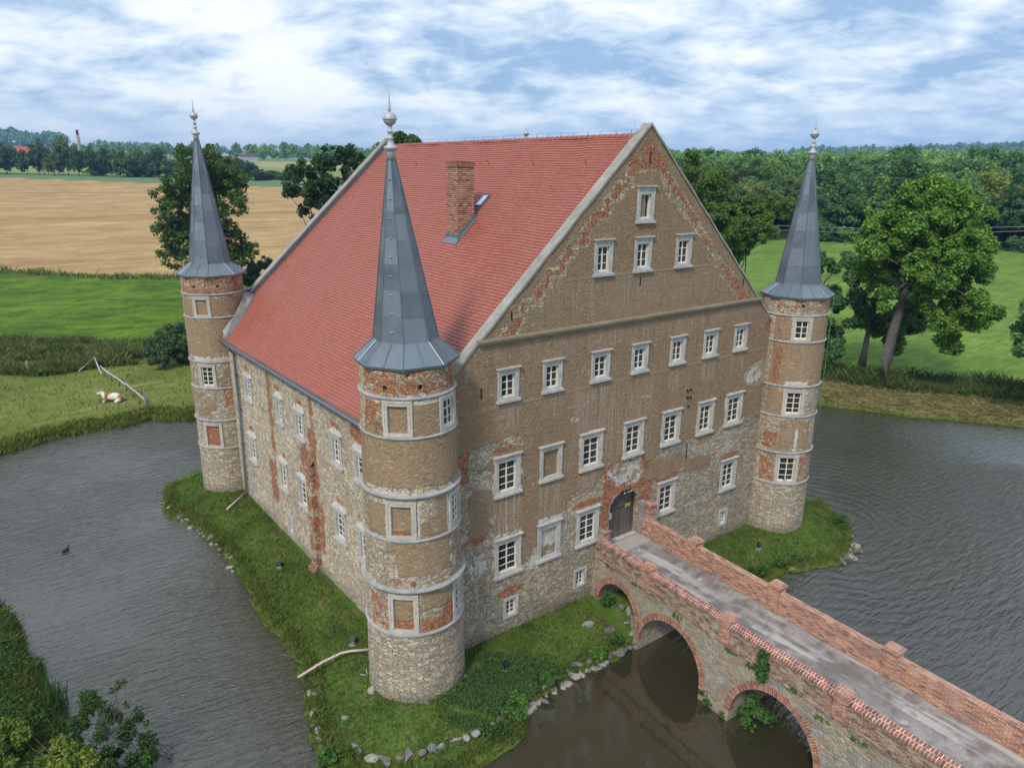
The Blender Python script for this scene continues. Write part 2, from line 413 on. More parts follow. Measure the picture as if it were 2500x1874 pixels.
# ------------------------------------------------------------------ THE CASTLE
LA = -.021            # the long walls lean a little off square
BX, BY = 25.3, 25.0   # footprint
APX, RZ, SL = 12.66, 24.2, .9354
castle = thing('castle', 'moated stone castle with steep red roof and round corner towers under grey spires', 'castle', (APX, 12.5, 0))
def child(o, par=None):
    par = par or castle
    o.parent = par
    if par is castle: o.matrix_parent_inverse = Matrix.Translation((-APX, -12.5, 0))
    return o
def blob(u, z, cu, cz, ru, rz, v=1.0, k=1.35):
    r = np.sqrt(((u-cu)/ru)**2 + ((z-cz)/rz)**2)
    return v*np.clip((k - r)/.7, 0, 1)
def boxm(u, z, u0, u1, z0, z1, s=.25):
    return sstep(u0-s, u0+s, u)*(1-sstep(u1-s, u1+s, u))*sstep(z0-s, z0+s, z)*(1-sstep(z1-s, z1+s, z))

def mapped_wall(mb, mp, us, zs, holes, clip=None, m=0, s=False):
    """grid in (u,z) with rectangular holes; clip = list of (a,b,c): keep a*u+b*z<=c"""
    eps = 1e-6
    def lines(base, a, b):
        L = sorted(set([round(x, 4) for x in base] + [round(x, 4) for h in holes for x in (h[a], h[b]) if base[0] < x < base[-1]]))
        out = [L[0]]
        for x in L[1:]:
            if x - out[-1] > 1e-3: out.append(x)
        return out
    U = lines(us, 0, 1); Z = lines(zs, 2, 3)
    cache = {}
    def V(u, z):
        k = (round(u, 4), round(z, 4))
        if k not in cache: cache[k] = mb.vert(mp(u, z, 0.0), (u, z))
        return cache[k]
    for i in range(len(U)-1):
        for j in range(len(Z)-1):
            cu, cz = (U[i]+U[i+1])/2, (Z[j]+Z[j+1])/2
            if any(h[0] < cu < h[1] and h[2] < cz < h[3] for h in holes): continue
            P = [(U[i], Z[j]), (U[i+1], Z[j]), (U[i+1], Z[j+1]), (U[i], Z[j+1])]
            for (a, b, c) in (clip or []):
                Q = []
                for k in range(len(P)):
                    p, q = P[k], P[(k+1) % len(P)]
                    fp, fq = a*p[0]+b*p[1]-c, a*q[0]+b*q[1]-c
                    if fp <= eps: Q.append(p)
                    if (fp < -eps and fq > eps) or (fp > eps and fq < -eps):
                        t = fp/(fp-fq); Q.append((p[0]+(q[0]-p[0])*t, p[1]+(q[1]-p[1])*t))
                P = Q
                if len(P) < 3: break
            if len(P) >= 3: mb.face([V(*p) for p in P], m, s)

def surround(name, mp, u0, u1, z0, z1, jw, hw, mats, style, par, rows=3, cols=2, sill=True, n=1, cornice=True, blind=None, ears=0.0):
    """stone window surround + sash + panes in wall coordinates; returns the opening"""
    ou0, ou1, oz0, oz1 = u0+jw, u1-jw, z0+.13, z1-hw
    w = MB()
    w.mbox(mp, u0, ou0, z0, z1, -.035, .26, 0, n); w.mbox(mp, ou1, u1, z0, z1, -.035, .26, 0, n)
    w.mbox(mp, ou0, ou1, oz1, z1, -.035, .26, 0, n*2); w.mbox(mp, ou0, ou1, z0, oz0, -.035, .26, 0, n*2)
    f = jw*.42
    w.mbox(mp, u0-.004, u0+f, z0+.32, z1+.003, -.06, -.03, 0, n); w.mbox(mp, u1-f, u1+.004, z0+.32, z1+.003, -.06, -.03, 0, n)
    w.mbox(mp, u0+f, u1-f, z1-f, z1+.003, -.06, -.03, 0, n*2)
    if cornice:
        w.mbox(mp, u0-.04, u1+.04, z1+.003, z1+.05, -.10, .05, 0, n*2)
        w.mbox(mp, u0-.08, u1+.08, z1+.05, z1+.10, -.15, .05, 0, n*2)
    if sill: w.mbox(mp, u0-.07, u1+.07, z0-.07, z0+.05, -.13, .05, 0, n*2)
    if blind is None:
        fo = w.build(name, mats[0], None); child(fo, par)
        s = MB(); sw = .055
        s.mbox(mp, ou0, ou0+sw, oz0, oz1, .075, .15); s.mbox(mp, ou1-sw, ou1, oz0, oz1, .075, .15)
        s.mbox(mp, ou0+sw, ou1-sw, oz0, oz0+sw*1.5, .075, .15); s.mbox(mp, ou0+sw, ou1-sw, oz1-sw, oz1, .075, .15)
        for i in range(1, cols):
            c = ou0 + (ou1-ou0)*i/cols; s.mbox(mp, c-.028, c+.028, oz0+sw, oz1-sw, .068, .14)
        for j in range(1, rows):
            c = oz0 + (oz1-oz0)*j/rows
            for i in range(cols):
                a = ou0+(ou1-ou0)*i/cols; b = ou0+(ou1-ou0)*(i+1)/cols
                s.mbox(mp, a+.03, b-.03, c-.016, c+.016, .08, .135)
        g = MB()
        for i in range(cols):
            for j in range(rows):
                a = ou0+(ou1-ou0)*i/cols; b = ou0+(ou1-ou0)*(i+1)/cols
                c = oz0+(oz1-oz0)*j/rows; d = oz0+(oz1-oz0)*(j+1)/rows
                t = rng.normal(0, .012)
                g.poly([mp(a+.01, c+.01, .11+t), mp(b-.01, c+.01, .11), mp(b-.01, d-.01, .11-t), mp(a+.01, d-.01, .11+t*.5)])
        if style == 'nested':
            so = s.build('sash', M['sash']); so.parent = fo; go = g.build('pane', M['glass']); go.parent = fo
        else:
            so = s.build('sash', M['sash']); so.parent = par; go = g.build('pane', M['glass']); go.parent = par
        return fo, (ou0, ou1, oz0, oz1)
    # walled-up window
    nn = max(2, n*3); pz = [oz0+(oz1-oz0)*k/6 for k in range(7)]; pu = [ou0+(ou1-ou0)*k/nn for k in range(nn+1)]
    p = MB(); mapped_wall(p, lambda u, z, d: mp(u, z, d+.11), pu, pz, [])
    fo = w.build(name, mats[0], None); child(fo, par)
    po = p.build('infill', blind[0], fo, maskf=blind[1])
    return fo, (ou0, ou1, oz0, oz1)

# ---- front (entrance) gable wall
mapF = lambda u, z, d: (u, d, z)
holesF = []
GR, CR = [M['surround']], [M['surround_warm']]
colsT = [(4.21,5.33),(6.67,7.78),(9.58,10.75),(12.23,13.36),(15.0,16.13),(17.61,18.75),(20.2,21.33)]
for i, (a, b) in enumerate(colsT):
    o, h = surround('window', mapF, a, b, 12.6, 13.98, .2, .22, GR, 'nested', castle); holesF.append(h)
colsM = [(4.06,5.47),(6.6,7.92),(9.07,10.52),(11.97,13.39),(14.78,16.2),(17.62,18.95),(20.05,21.52)]
def m_plaster(u, z): return np.stack([np.ones_like(u), 0*u, 0*u], 1)
def m_limeb(u, z): return np.stack([.45+0*u, 0*u, sstep(4.3, 5.2, z)*.95], 1)
def m_brickbot(zb): return lambda u, z: np.stack([sstep(zb-.1, zb+.2, z), 1-sstep(zb-.1, zb+.3, z), 0*u], 1)
for i, (a, b) in enumerate(colsM):
    if i == 1:
        o, h = surround('blind_window', mapF, a, b, 8.28, 9.92, .2, .2, CR, 'nested', castle, blind=(M['front'], m_plaster))
        o['label'] = 'walled-up brown plastered window'
    else:
        o, h = surround('window', mapF, a, b, 8.2, 10.0, .22, .24, CR if i in (0, 5) else CR, 'nested', castle, rows=4)
    holesF.append(h)
colsB = {0: (4.06,5.55), 1: (6.55,7.95), 2: (9.02,10.48), 4: (14.78,16.22), 6: (20.14,21.57)}
for i, (a, b) in colsB.items():
    if i == 1:
        o, h = surround('blind_window', mapF, a, b, 4.12, 5.97, .22, .24, GR, 'nested', castle, blind=(M['front'], m_limeb))
        o['label'] = 'walled-up window with white lime infill'
    else:
        o, h = surround('window', mapF, a, b, 4.12, 5.97, .22, .24, CR if i in (0, 4) else GR, 'nested', castle, rows=4)
    holesF.append(h)
for (a, b) in ((4.57,5.44),(8.95,9.8),(20.34,21.16)):
    o, h = surround('window', mapF, a, b, 1.74, 2.82, .16, .16, GR, 'nested', castle, cornice=False, sill=False); holesF.append(h)
for (a, b) in ((9.5,10.6),(12.02,13.15),(14.88,16.02)):
    o, h = surround('window', mapF, a, b, 17.6, 19.1, .2, .24, GR, 'nested', castle); holesF.append(h)
# boarded top window
o, h = surround('window', mapF, 12.02, 13.14, 19.86, 21.38, .22, .28, GR, 'nested', castle, rows=1, cols=1); holesF.append(h)
bd = MB()
for k in range(2): bd.mbox(mapF, h[0]+.06+k*.2, h[0]+.24+k*.2, h[2]+.04, h[3]-.04, .09, .12)
for ch in list(o.children):
    if ch.name.startswith('pane'): bpy.data.objects.remove(ch)
b_ = bd.build('board', M['board']); b_.parent = o
o['label'] = 'boarded-up attic window'
DX0, DX1, DZ0, DZS, DZT = 11.26, 13.38, 3.5, 5.4, 6.3
DC, DRX, DRZ = (DX0+DX1)/2, (DX1-DX0)/2, DZT-DZS
holesF.append((DX0, DX1, DZ0, DZT+.1))
def maskF(u, z):
    # lower edge of the brown plaster along the wall
    lo = np.interp(u, [0, 2.0, 4.0, 5.3, 5.5, 6.6, 6.8, 8.4, 9.2, 10.8, 11.5, 13.5, 14.2, 16.5, 18, 20, 22, 25.3],
                      [10.6, 10.4, 9.4, 8.0, 4.6, 4.7, 6.0, 6.6, 7.3, 7.7, 7.9, 7.9, 7.9, 8.1, 8.0, 8.2, 8.4, 8.8])
    pl = sstep(-1.1, 1.0, z - lo + .35*np.sin(u*2.1)*np.sin(u*.7+1))
    pl = np.maximum(pl, boxm(u, z, 4.0, 5.5, 6.1, 8.2, .2)*.95)
    pl = np.maximum(pl, blob(u, z, 15.3, 6.9, 2.2, .7, .75)); pl = np.maximum(pl, blob(u, z, 18, 6.4, 1.6, .6, .6))
    pl = np.maximum(pl, blob(u, z, 3.4, 8.0, .8, .9, .8)); pl = np.maximum(pl, blob(u, z, 3.2, 7, .7, .8, .7))
    pl *= 1 - blob(u, z, 22.6, 10.9, 1.2, .8)*.95
    pl *= 1 - blob(u, z, 23.6, 14.2, .7, 1.0)*.8
    pl *= 1 - blob(u, z, 4.6, 10.55, 1.5, .35)*.7; pl *= 1 - blob(u, z, 3.2, 10.3, .8, .5)*.75
    pl *= 1 - blob(u, z, 8.7, 10.9, .35, .25)*.9
    pl *= 1 - blob(u, z, 13.4, 11.2, .35, .2)*.7
    sl = RZ - .16 - SL*np.abs(u-APX) - z                   # vertical distance below the coping
    gab = (z > 15.3)
    edge = np.where(gab, np.clip(1.15 - np.abs(sl - 1.05 - .16*np.sin(z*2.3+u*3)-.16*np.sin(z*6.1+u*4))/.8, 0, 1), 0)
    edge = np.where(gab & (z > 22.2), 1.0, edge)
    pl *= 1 - np.where(gab, np.clip(edge*1.05, 0, 1), 0)
    pl = np.where(gab & (sl < .45), 1.0, pl)
    br = edge*.64
    br = np.where(gab & (sl < .4), 0, br)
    br = np.maximum(br, boxm(u, z, 10.7, 11.35, 5.6, 8.0, .15)*.85); br = np.maximum(br, boxm(u, z, 13.35, 14.35, 4.6, 8.4, .2)*.72)
    br = np.maximum(br, boxm(u, z, 10.9, 13.7, 6.2, 7.9, .3)*.62); br = np.maximum(br, boxm(u, z, 11.0, 13.7, 6.2, 6.75, .12)*.9); br = np.maximum(br, blob(u, z, 10.9, 5.2, .4, .9, .75))
    br = np.maximum(br, blob(u, z, 15.5, 6.25, 1.1, .22, .95)); br = np.maximum(br, blob(u, z, 9.75, 6.3, 1.1, .22, .85)); br = np.maximum(br, blob(u, z, 20.9, 6.25, 1.0, .2, .9))
    br = np.maximum(br, blob(u, z, 5.0, 3.15, .9, .3, .85)); br = np.maximum(br, boxm(u, z, 1.6, 2.75, 9.2, 14.2, .15)*.9)
    br = np.maximum(br, blob(u, z, 23.4, 13.2, .5, 1.3, .75)); br = np.maximum(br, blob(u, z, 4.6, 10.35, .8, .15, .85)); br = np.maximum(br, blob(u, z, 3.0, 6.3, .9, .25, .6))
    for (a, b) in colsT: br = np.maximum(br, blob(u, z, (a+b)/2, 14.2, .6, .12, .75))
    li = np.maximum(blob(u, z, 12.2, 7.35, 1.2, .6, .56, 1.6), blob(u, z, 12.9, 6.9, .7, .4, .55, 1.6))
    for k, (a, b) in enumerate(colsM):
        if k != 1: li = np.maximum(li, boxm(u, z, a-.12, b+.12, 8.08, 10.2, .08)*.62)
    li = np.maximum(li, boxm(u, z, colsB[0][0]-.1, colsB[0][1]+.15, 4.0, 6.3, .08)*.6)
    li = np.maximum(li, boxm(u, z, colsB[2][0]-.1, colsB[2][1]+.1, 4.0, 6.25, .08)*.6)
    li = np.maximum(li, boxm(u, z, colsB[1][0]-.05, colsB[1][1]+.1, 6.0, 6.4, .08)*.7)
    li = np.maximum(li, blob(u, z, 22.4, 10.9, .9, .6, .62)); li = np.maximum(li, blob(u, z, 6.4, 4.2, .7, .4, .6)); li = np.maximum(li, blob(u, z, 3.1, 5.0, .8, .8, .5))
    br = np.maximum(br, .12*(z < 9))
    rn = 0*u
    for (a, b) in colsT: rn = np.maximum(rn, boxm(u, z, a, b, 11.3, 12.55, .1)*.5)
    for k, (a, b) in enumerate(colsM): rn = np.maximum(rn, boxm(u, z, a, b, 6.3 if k < 2 else 7.2, 8.15, .1)*(1.0 if k == 0 else .5))
    rn = np.maximum(rn, boxm(u, z, 8.5, 14, 8.6, 12.4, .6)*.45); rn = np.maximum(rn, boxm(u, z, 6, 20, 15.9, 17.4, .6)*.3); rn = np.maximum(rn, boxm(u, z, 3, 22, 14.2, 15.2, .3)*.3)
    return np.stack([pl, br, li, rn], 1)
gw = MB()
wt = RZ - .16
mapped_wall(gw, mapF, list(np.arange(.4, 25.01, .19)) + [25.0], list(np.arange(-.2, 24.2, .19)), holesF, clip=[(SL, 1, wt+SL*APX), (-SL, 1, wt-SL*APX)])
# arch infill above the door and door reveal
na = 18; arc = [(DC - DRX*math.cos(PI*k/na), DZS + DRZ*math.sin(PI*k/na)) for k in range(na+1)]
for k in range(na):
    (a, za), (b, zb) = arc[k], arc[k+1]
    gw.poly([mapF(a, za, 0), mapF(b, zb, 0), mapF(b, DZT+.1, 0), mapF(a, DZT+.1, 0)], 0, [(a, za), (b, zb), (b, DZT+.1), (a, DZT+.1)])
    gw.poly([mapF(a, za, 0), mapF(a, za, .5), mapF(b, zb, .5), mapF(b, zb, 0)], 0, [(a, za), (a, za+.5), (b, zb+.5), (b, zb)])
for x in (DX0, DX1):
    gw.poly([mapF(x, DZ0, 0), mapF(x, DZS, 0), mapF(x, DZS, .5), mapF(x, DZ0, .5)], 0, [(x, DZ0), (x, DZS), (x+.5, DZS), (x+.5, DZ0)])
child(gw.build('gable_wall', M['front'], None, maskF))
# door
d = MB(); npk = 9
for k in range(npk):
    a = DX0 + (DX1-DX0)*k/npk + .006; b = DX0 + (DX1-DX0)*(k+1)/npk - .006
    def top(u): return DZS + DRZ*math.sqrt(max(0, 1-((u-DC)/DRX)**2))
    t = .02*random.random()
    F = [(a, .34+t, DZ0+.02), (b, .34+t, DZ0+.02), (b, .34+t, top(b)), ((a+b)/2, .34+t, top((a+b)/2)), (a, .34+t, top(a))]
    i = [d.vert(p) for p in F]; d.face(i)
    j = [d.vert((p[0], p[1]+.05, p[2])) for p in F]
    for q in range(5): d.face((i[q], j[q], j[(q+1) % 5], i[(q+1) % 5]))
door = child(d.build('door', M['door'])); door['label'] = 'arched dark plank door'
x = MB(); x.box((DX0+.02, .27, 5.3), (DX1-.02, .345, 5.42)); x.box((DC-.05, .3, DZ0+.05), (DC+.03, .345, 5.3)); o = x.build('transom', M['door']); o.parent = door; o.matrix_parent_inverse = door.matrix_world.inverted()
def sub(o, par): o.parent = par; return o
x = MB(); x.box((DX0-.02, .05, DZ0-.06), (DX1+.02, .4, DZ0+.03)); child(x.build('threshold', M['surround_warm']))
x = MB(); x.box((11.42, .318, 4.72), (11.74, .336, 5.08)); x.box((11.47, .312, 5.0), (11.69, .319, 5.025), 1)
for k in range(5): x.box((11.47, .312, 4.78+.042*k), (11.65+.03*(k % 2), .319, 4.79+.042*k), 1)
sub(x.build('notice', [M['paper'], M['ink']]), door)['label'] = 'white paper notice'
x = MB(); x.box((12.66, .25, 5.16), (13.02, .269, 5.34)); x.box((12.71, .243, 5.2), (12.79, .251, 5.29), 1)
for k in range(3): x.box((12.82, .243, 5.2+.035*k), (12.98, .251, 5.212+.035*k), 1)
sub(x.build('sign', [M['yellow'], M['ink']]), door)['label'] = 'small yellow sign'
for xx in (12.05, 12.32, 12.5):
    x = MB(); x.box((xx, -.16, 6.22), (xx+.17, .0, 6.33)); x.box((xx+.02, -.165, 6.235), (xx+.15, -.158, 6.315), 1); child(x.build('lamp', [M['black'], M['lens']]))
# stone jamb right of the door
x = MB(); x.box((13.42, -.22, 3.45), (13.75, .02, 4.35)); x.box((13.44, -.2, 4.352), (13.73, .02, 5.1)); x.box((13.42, -.22, 5.102), (13.74, .02, 5.42)); child(x.build('door_jamb', stonework('pinkish_jamb_stone', (.24,.2,.19), (.36,.31,.29), 4)))
# string courses
x = MB(); x.mbox(mapF, 3.25, 22.1, 15.2, 15.32, -.12, .1, 0, 40); x.mbox(mapF, 3.2, 22.15, 15.322, 15.42, -.2, .1, 0, 40)
child(x.build('cornice', stonework('lichen_covered_cornice', (.22,.195,.15), (.35,.29,.17), 1.6)))
x = MB(); x.mbox(mapF, 7.9, 18.8, 17.46, 17.595, -.012, .05); x.mbox(mapF, 2.9, 24, 12.3, 12.42, -.014, .05); x.mbox(mapF, 5.6, 9.0, 8.0, 8.04, -.02, .05)
child(x.build('plaster_band', plain('smooth_brown_plaster', (.27,.2,.14), .9, 0, .15, 3)))
for (u, z0, z1) in ((12.68, 22.45, 23.0), (3.35, 12.9, 13.4), (16.9, 7.0, 7.9), (4.9, 16.1, 16.5), (12.5, 16.9, 17.3), (20.5, 16.2, 16.6)):
    x = MB(); x.box((u, -.03, z0), (u+.045, .0, z1)); child(x.build('wall_anchor', M['iron']))
for (u, z) in ((16.55,10.9),(16.8,10.9),(16.6,10.5),(16.85,10.45),(16.7,10.0)):
    x = MB(); x.box((u, -.1, z), (u+.06, .0, z+.12)); child(x.build('wall_hook', M['iron']))

# ---- eaves wall on the moat side
mapL = lambda u, z, d: (LA*u + d, u, z)
holesL = []
def hood(u0, u1, z1, r):
    h = MB(); n = 8; uc = (u0+u1)/2; w = (u1-u0)/2+.08
    pts = [(uc - w*math.cos(PI*k/n), z1 + .1 + r*math.sin(PI*k/n)*(1+.12*random.uniform(-1, 1))) for k in range(n+1)]
    for k in range(n):
        (a, za), (b, zb) = pts[k], pts[k+1]
        dd = -.03 - .025*random.random()
        h.poly([mapL(a, z1+.08, dd), mapL(b, z1+.08, dd), mapL(b, zb, dd), mapL(a, za, dd)])
        h.poly([mapL(a, za, dd), mapL(b, zb, dd), mapL(b, zb, .05), mapL(a, za, .05)])
    return h
colsL = [(19.4, 20.65), (14.25, 15.3), (11.22, 12.5), (6.68, 7.88), (4.05, 5.3)]
for i, (a, b) in enumerate(colsL):
    o, h = surround('window', mapL, a, b, 8.24, 9.75 if i != 3 else 9.85, .2, .22, GR, 'nested', castle, rows=4); holesL.append(h)
    k = hood(a, b, 9.76, .3 if i else .22).build('hood', M['lime']); k.parent = o
colsL2 = [(19.55, 20.95), (14.35, 15.6), (11.28, 12.72), (6.72, 8.05), (4.05, 5.32)]
for i, (a, b) in enumerate(colsL2):
    o, h = surround('window', mapL, a, b, 4.1, 5.82, .2, .22, CR if i == 1 else GR, 'nested', castle, rows=4); holesL.append(h)
    k = hood(a, b, 5.83, .24).build('hood', M['lime']); k.parent = o
for (a, b) in ((20.4, 21.1), (14.1, 14.93)):
    o, h = surround('window', mapL, a, b, 1.47, 2.65, .16, .16, GR, 'nested', castle, cornice=False, sill=False); holesL.append(h)
def maskL(u, z):
    br = boxm(u, z, 15.9, 16.8, 5.4, 11.2, .4)*.66; br = np.maximum(br, boxm(u, z, 16.1, 17.5, 2.5, 5.5, .4)*.68)
    br = np.maximum(br, boxm(u, z, 9.7, 11.0, 5.5, 9.4, .4)*.7); br = np.maximum(br, boxm(u, z, 9.9, 10.6, 2, 11.2, .3)*.62)
    br = np.maximum(br, blob(u, z, 11.6, 7.3, .55, .75, .95)); br = np.maximum(br, boxm(u, z, 9.4, 10.7, 2.2, 5.5, .2)*.6)
    for k, (a, b) in enumerate(colsL): br = np.maximum(br, blob(u, z, (a+b)/2, 10.3, .75, .2, .7))
    br = np.maximum(br, blob(u, z, 5.0, 10.6, .8, .35, .9))
    for k, (a, b) in enumerate(colsL2): br = np.maximum(br, blob(u, z, (a+b)/2, 6.3, .75, .2, .6))
    br = np.maximum(br, .2)
    return np.stack([.02+0*u, br, .16+0*u], 1)
ew = MB()
mapped_wall(ew, mapL, list(np.arange(.4, 24.61, .22)), list(np.arange(-.2, 11.75, .22)), holesL)
child(ew.build('eaves_wall', M['side'], None, maskL))
x = MB()   # brick pilaster stub with the sooty recess beside it
mapped_wall(x, lambda u, z, d: mapL(u, z, -.28), [10.25, 10.6, 10.95], list(np.arange(.2, 7.21, .35)), [])
for u in (10.25, 10.95):
    for k in range(20):
        z0, z1 = .2+.35*k, .2+.35*(k+1)
        x.poly([mapL(u, z0, -.28), mapL(u, z0, .05), mapL(u, z1, .05), mapL(u, z1, -.28)], 0, [(u, z0), (u+.3, z0), (u+.3, z1), (u, z1)])
x.poly([mapL(10.25, 7.2, -.28), mapL(10.95, 7.2, -.28), mapL(10.95, 7.5, .02), mapL(10.25, 7.5, .02)], 0, [(0, 0), (.7, 0), (.7, .3), (0, .3)])
mapped_wall(x, lambda u, z, d: mapL(u, z, -.55), [10.2, 10.6, 11.05], [.1, .5, 1.0], [])
x.poly([mapL(10.2, 1.0, -.55), mapL(11.05, 1.0, -.55), mapL(11.05, 1.35, -.27), mapL(10.2, 1.35, -.27)], 0, [(0, 0), (.7, 0), (.7, .3), (0, .3)])
for u in (10.2, 11.05): x.poly([mapL(u, .1, -.55), mapL(u, 1.0, -.55), mapL(u, 1.35, -.27), mapL(u, .1, .02)], 0, [(0, 0), (0, .9), (.3, 1.2), (.6, 0)])
child(x.build('buttress', M['side'], None, lambda u, z: np.stack([0*u, .55+0*u, .1+0*u], 1)))
# far walls
x = MB(); mapped_wall(x, lambda u, z, d: (BX+LA*u, u, z), list(np.arange(.4, 24.7, .8)), list(np.arange(-.2, 11.8, .8)), []); child(x.build('eaves_wall', M['side'], None, lambda u, z: np.stack([.1+0*u, .2+0*u, .15+0*u], 1)))
x = MB(); xs = LA*BY
mapped_wall(x, lambda u, z, d: (u+xs, BY, z), list(np.arange(.4, 25.0, .6)), list(np.arange(-.2, 24.2, .6)), [], clip=[(SL, 1, wt+SL*APX), (-SL, 1, wt-SL*APX)])
mapped_wall(x, lambda u, z, d: (u+xs, BY-.45, z), list(np.arange(.4, 25.0, .6)), list(np.arange(11, 24.2, .6)), [], clip=[(SL, 1, wt+SL*APX), (-SL, 1, wt-SL*APX)])
child(x.build('gable_wall', M['front'], None, lambda u, z: np.stack([sstep(6, 8, z), .2+0*u, .1+0*u], 1)))
# copings on both gables (real slabs) and the inner parapet faces
for (yy, y1, sh, mats) in ((-.06, .5, 0.0, M['coping']), (BY-.5, BY+.06, LA*BY, M['coping'])):
    x = MB(); th = .13
    for sgn in (-1, 1):
        L = 11.75 if sgn < 0 else 10.9
        N_ = 24
        for k in range(N_):
            t0, t1 = L*k/N_, L*(k+1)/N_
            w0, w1 = .02*math.sin(k*1.7), .02*math.sin((k+1)*1.7)
            P = [(APX+sh+sgn*t0, RZ-SL*t0, w0), (APX+sh+sgn*t1, RZ-SL*t1, w1)]
            q = [(P[0][0], yy+P[0][2], P[0][1]), (P[1][0], yy+P[1][2], P[1][1]), (P[1][0], y1, P[1][1]), (P[0][0], y1, P[0][1])]
            i = [x.vert(p) for p in q]; j = [x.vert((p[0], p[1], p[2]-th)) for p in q]
            x.face(i); x.face((i[0], j[0], j[1], i[1])); x.face((i[3], i[2], j[2], j[3])); x.face((j[0], j[3], j[2], j[1]))
            if k == N_-1: x.face((i[1], j[1], j[2], i[2]))
    child(x.build('coping', mats))
    x = MB(); yi = y1-.03 if yy < 1 else yy+.03
    for sgn in (-1, 1):
        L = 12.3 if sgn < 0 else 10.9
        x.poly([(APX+sh, yi, RZ-.15), (APX+sh+sgn*L, yi, RZ-.15-SL*L), (APX+sh+sgn*L, yi, RZ-1.0-SL*L), (APX+sh, yi, RZ-1.0)])
    child(x.build('parapet_flashing', M['zincdark']))

# ---- tiled roof: every row of tiles is a real step, every tile a real wave
ROWH, TW = .172, .205
cosr = 1/math.sqrt(1+SL*SL); sinr = SL*cosr
def roof_side(sgn):
    nrow = 104; y0, y1 = .48, 24.55; nt_ = int((y1-y0)/TW)
    prof = [0, .008, .02, .012]
    V = []; F = []; UV = []; FM = []
    k5 = len(prof); ncol = nt_*k5+1
    ys = y0 + np.arange(ncol)*TW/k5
    hp = np.array([prof[i % k5] for i in range(ncol)])
    base = 0
    for r in range(nrow):
        s0, s1 = 17.88 - r*ROWH, 17.88 - (r+1)*ROWH - .02     # distance below the ridge
        saw = (np.arange(ncol) % k5)
        lowlip = np.where((saw == 0), -.03, .0)
        for (s, off, vv) in ((s0, -.02, 0.02), (s0, .03, .02), (max(s1, 0), .002, .98)):
            hh = hp + off if off > -.015 else hp*0 + off
            sl_ = s + (lowlip if vv < .5 else 0)
            xx = APX + LA*ys + sgn*(sl_*cosr) + sgn*hh*sinr
            zz = 23.72 - sl_*sinr + hh*cosr + .022*np.sin(ys*.9+sl_*.35)*np.sin(sl_*.55+1) + .015*np.sin(ys*2.3+sl_)
            V.append(np.stack([xx, ys, zz], 1))
            UV.append(np.stack([np.arange(ncol)/k5 + 1e-3, np.full(ncol, r+vv)], 1))
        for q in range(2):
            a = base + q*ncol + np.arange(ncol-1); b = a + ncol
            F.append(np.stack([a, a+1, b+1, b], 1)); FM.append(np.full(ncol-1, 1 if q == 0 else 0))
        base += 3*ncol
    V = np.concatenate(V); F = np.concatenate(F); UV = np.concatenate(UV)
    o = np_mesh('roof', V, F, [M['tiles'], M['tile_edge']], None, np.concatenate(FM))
    uvl = o.data.uv_layers.new(name='UVMap')
    # one tile = one uv cell: use the left edge of each quad for all of its corners
    li = F.ravel(); fu = UV[li].copy()
    fidx = np.repeat(F[:, 0], 4); fu[:, 0] = np.floor(UV[fidx, 0]) + .5
    uvl.data.foreach_set('uv', fu.astype(np.float32).ravel())
    return child(o)
roof_side(-1); roof_side(1)
x = MB()   # ridge tiles
for k in range(62):
    y = .5 + k*.39
    if y > 24.4: break
    xc = APX + LA*y
    for q in range(6):
        a0, a1 = PI*q/6, PI*(q+1)/6
        def P(a, yy, r): return (xc + r*1.15*math.cos(a), yy, 23.62 + r*math.sin(a))
        x.poly([P(a0, y, .17), P(a1, y, .17), P(a1, y+.43, .145), P(a0, y+.43, .145)], 0, [(k+300, 1)]*4, True)
        x.poly([P(a0, y, .17), P(a1, y, .17), P(a1, y, .12), P(a0, y, .12)], 0, [(k+300, 2)]*4)
child(x.build('ridge', M['tiles']))
x = MB()   # lightning conductor on the ridge
for k in range(24):
    y = 1.2 + k*.98; x.box((APX+LA*y-.007, y-.007, 23.78), (APX+LA*y+.007, y+.007, 23.93))
x.tube([(APX+LA*y, y, 23.93 + (.02 if k % 2 else 0)) for k, y in enumerate(np.linspace(.6, 24.2, 30))], .004, 4)
x.tube([(12.2, .35, 23.6), (11.75, .35, 24.75)], [.006, .003], 4)
child(x.build('lightning_conductor', M['iron']))
rh_ = plain('red_hook', (.25,.07,.055), .6)
for k in range(6):   # small bent hooks high on the slope
    x = MB(); y = 2.6 + k*3.9; s = 2.0
    xx, zz = APX+LA*y - s*cosr, 23.74 - s*sinr
    x.tube([(xx, y, zz-.05), (xx, y, zz+.06), (xx-.06, y, zz+.2), (xx-.16, y, zz+.24)], [.05, .03, .02, .02], 5)
    child(x.build('roof_hook', rh_))
# sloping shoulder that dies into the round tower beside the downpipe
OUTR = [(1.18, 24.42, 14.35), (.62, 23.66, 13.75), (.02, 23.36, 12.95), (-.75, 23.3, 12.15)]
INNR = [(1.75, 24.35, 14.12), (1.0, 23.7, 13.42), (.25, 23.3, 12.66), (-.72, 22.95, 11.78)]
x = MB(); x2 = MB()
def shz(P): return (P[0], P[1], P[2])
for k in range(3):
    a, b, c_, d_ = OUTR[k], OUTR[k+1], INNR[k+1], INNR[k]
    x.poly([a, b, c_, d_]); e_ = [(q[0], q[1], q[2]-.5) for q in (c_, d_)]
    x.poly([d_, c_, e_[0], e_[1]]); x.poly([a, b, (b[0], b[1], b[2]-.6), (a[0], a[1], a[2]-.6)])
    x2.poly([(d_[0], d_[1]-.01, d_[2]+.01), (c_[0], c_[1]-.01, c_[2]+.01), (c_[0]+.02, c_[1]-.2, c_[2]-.05), (d_[0]+.02, d_[1]-.2, d_[2]-.05)])
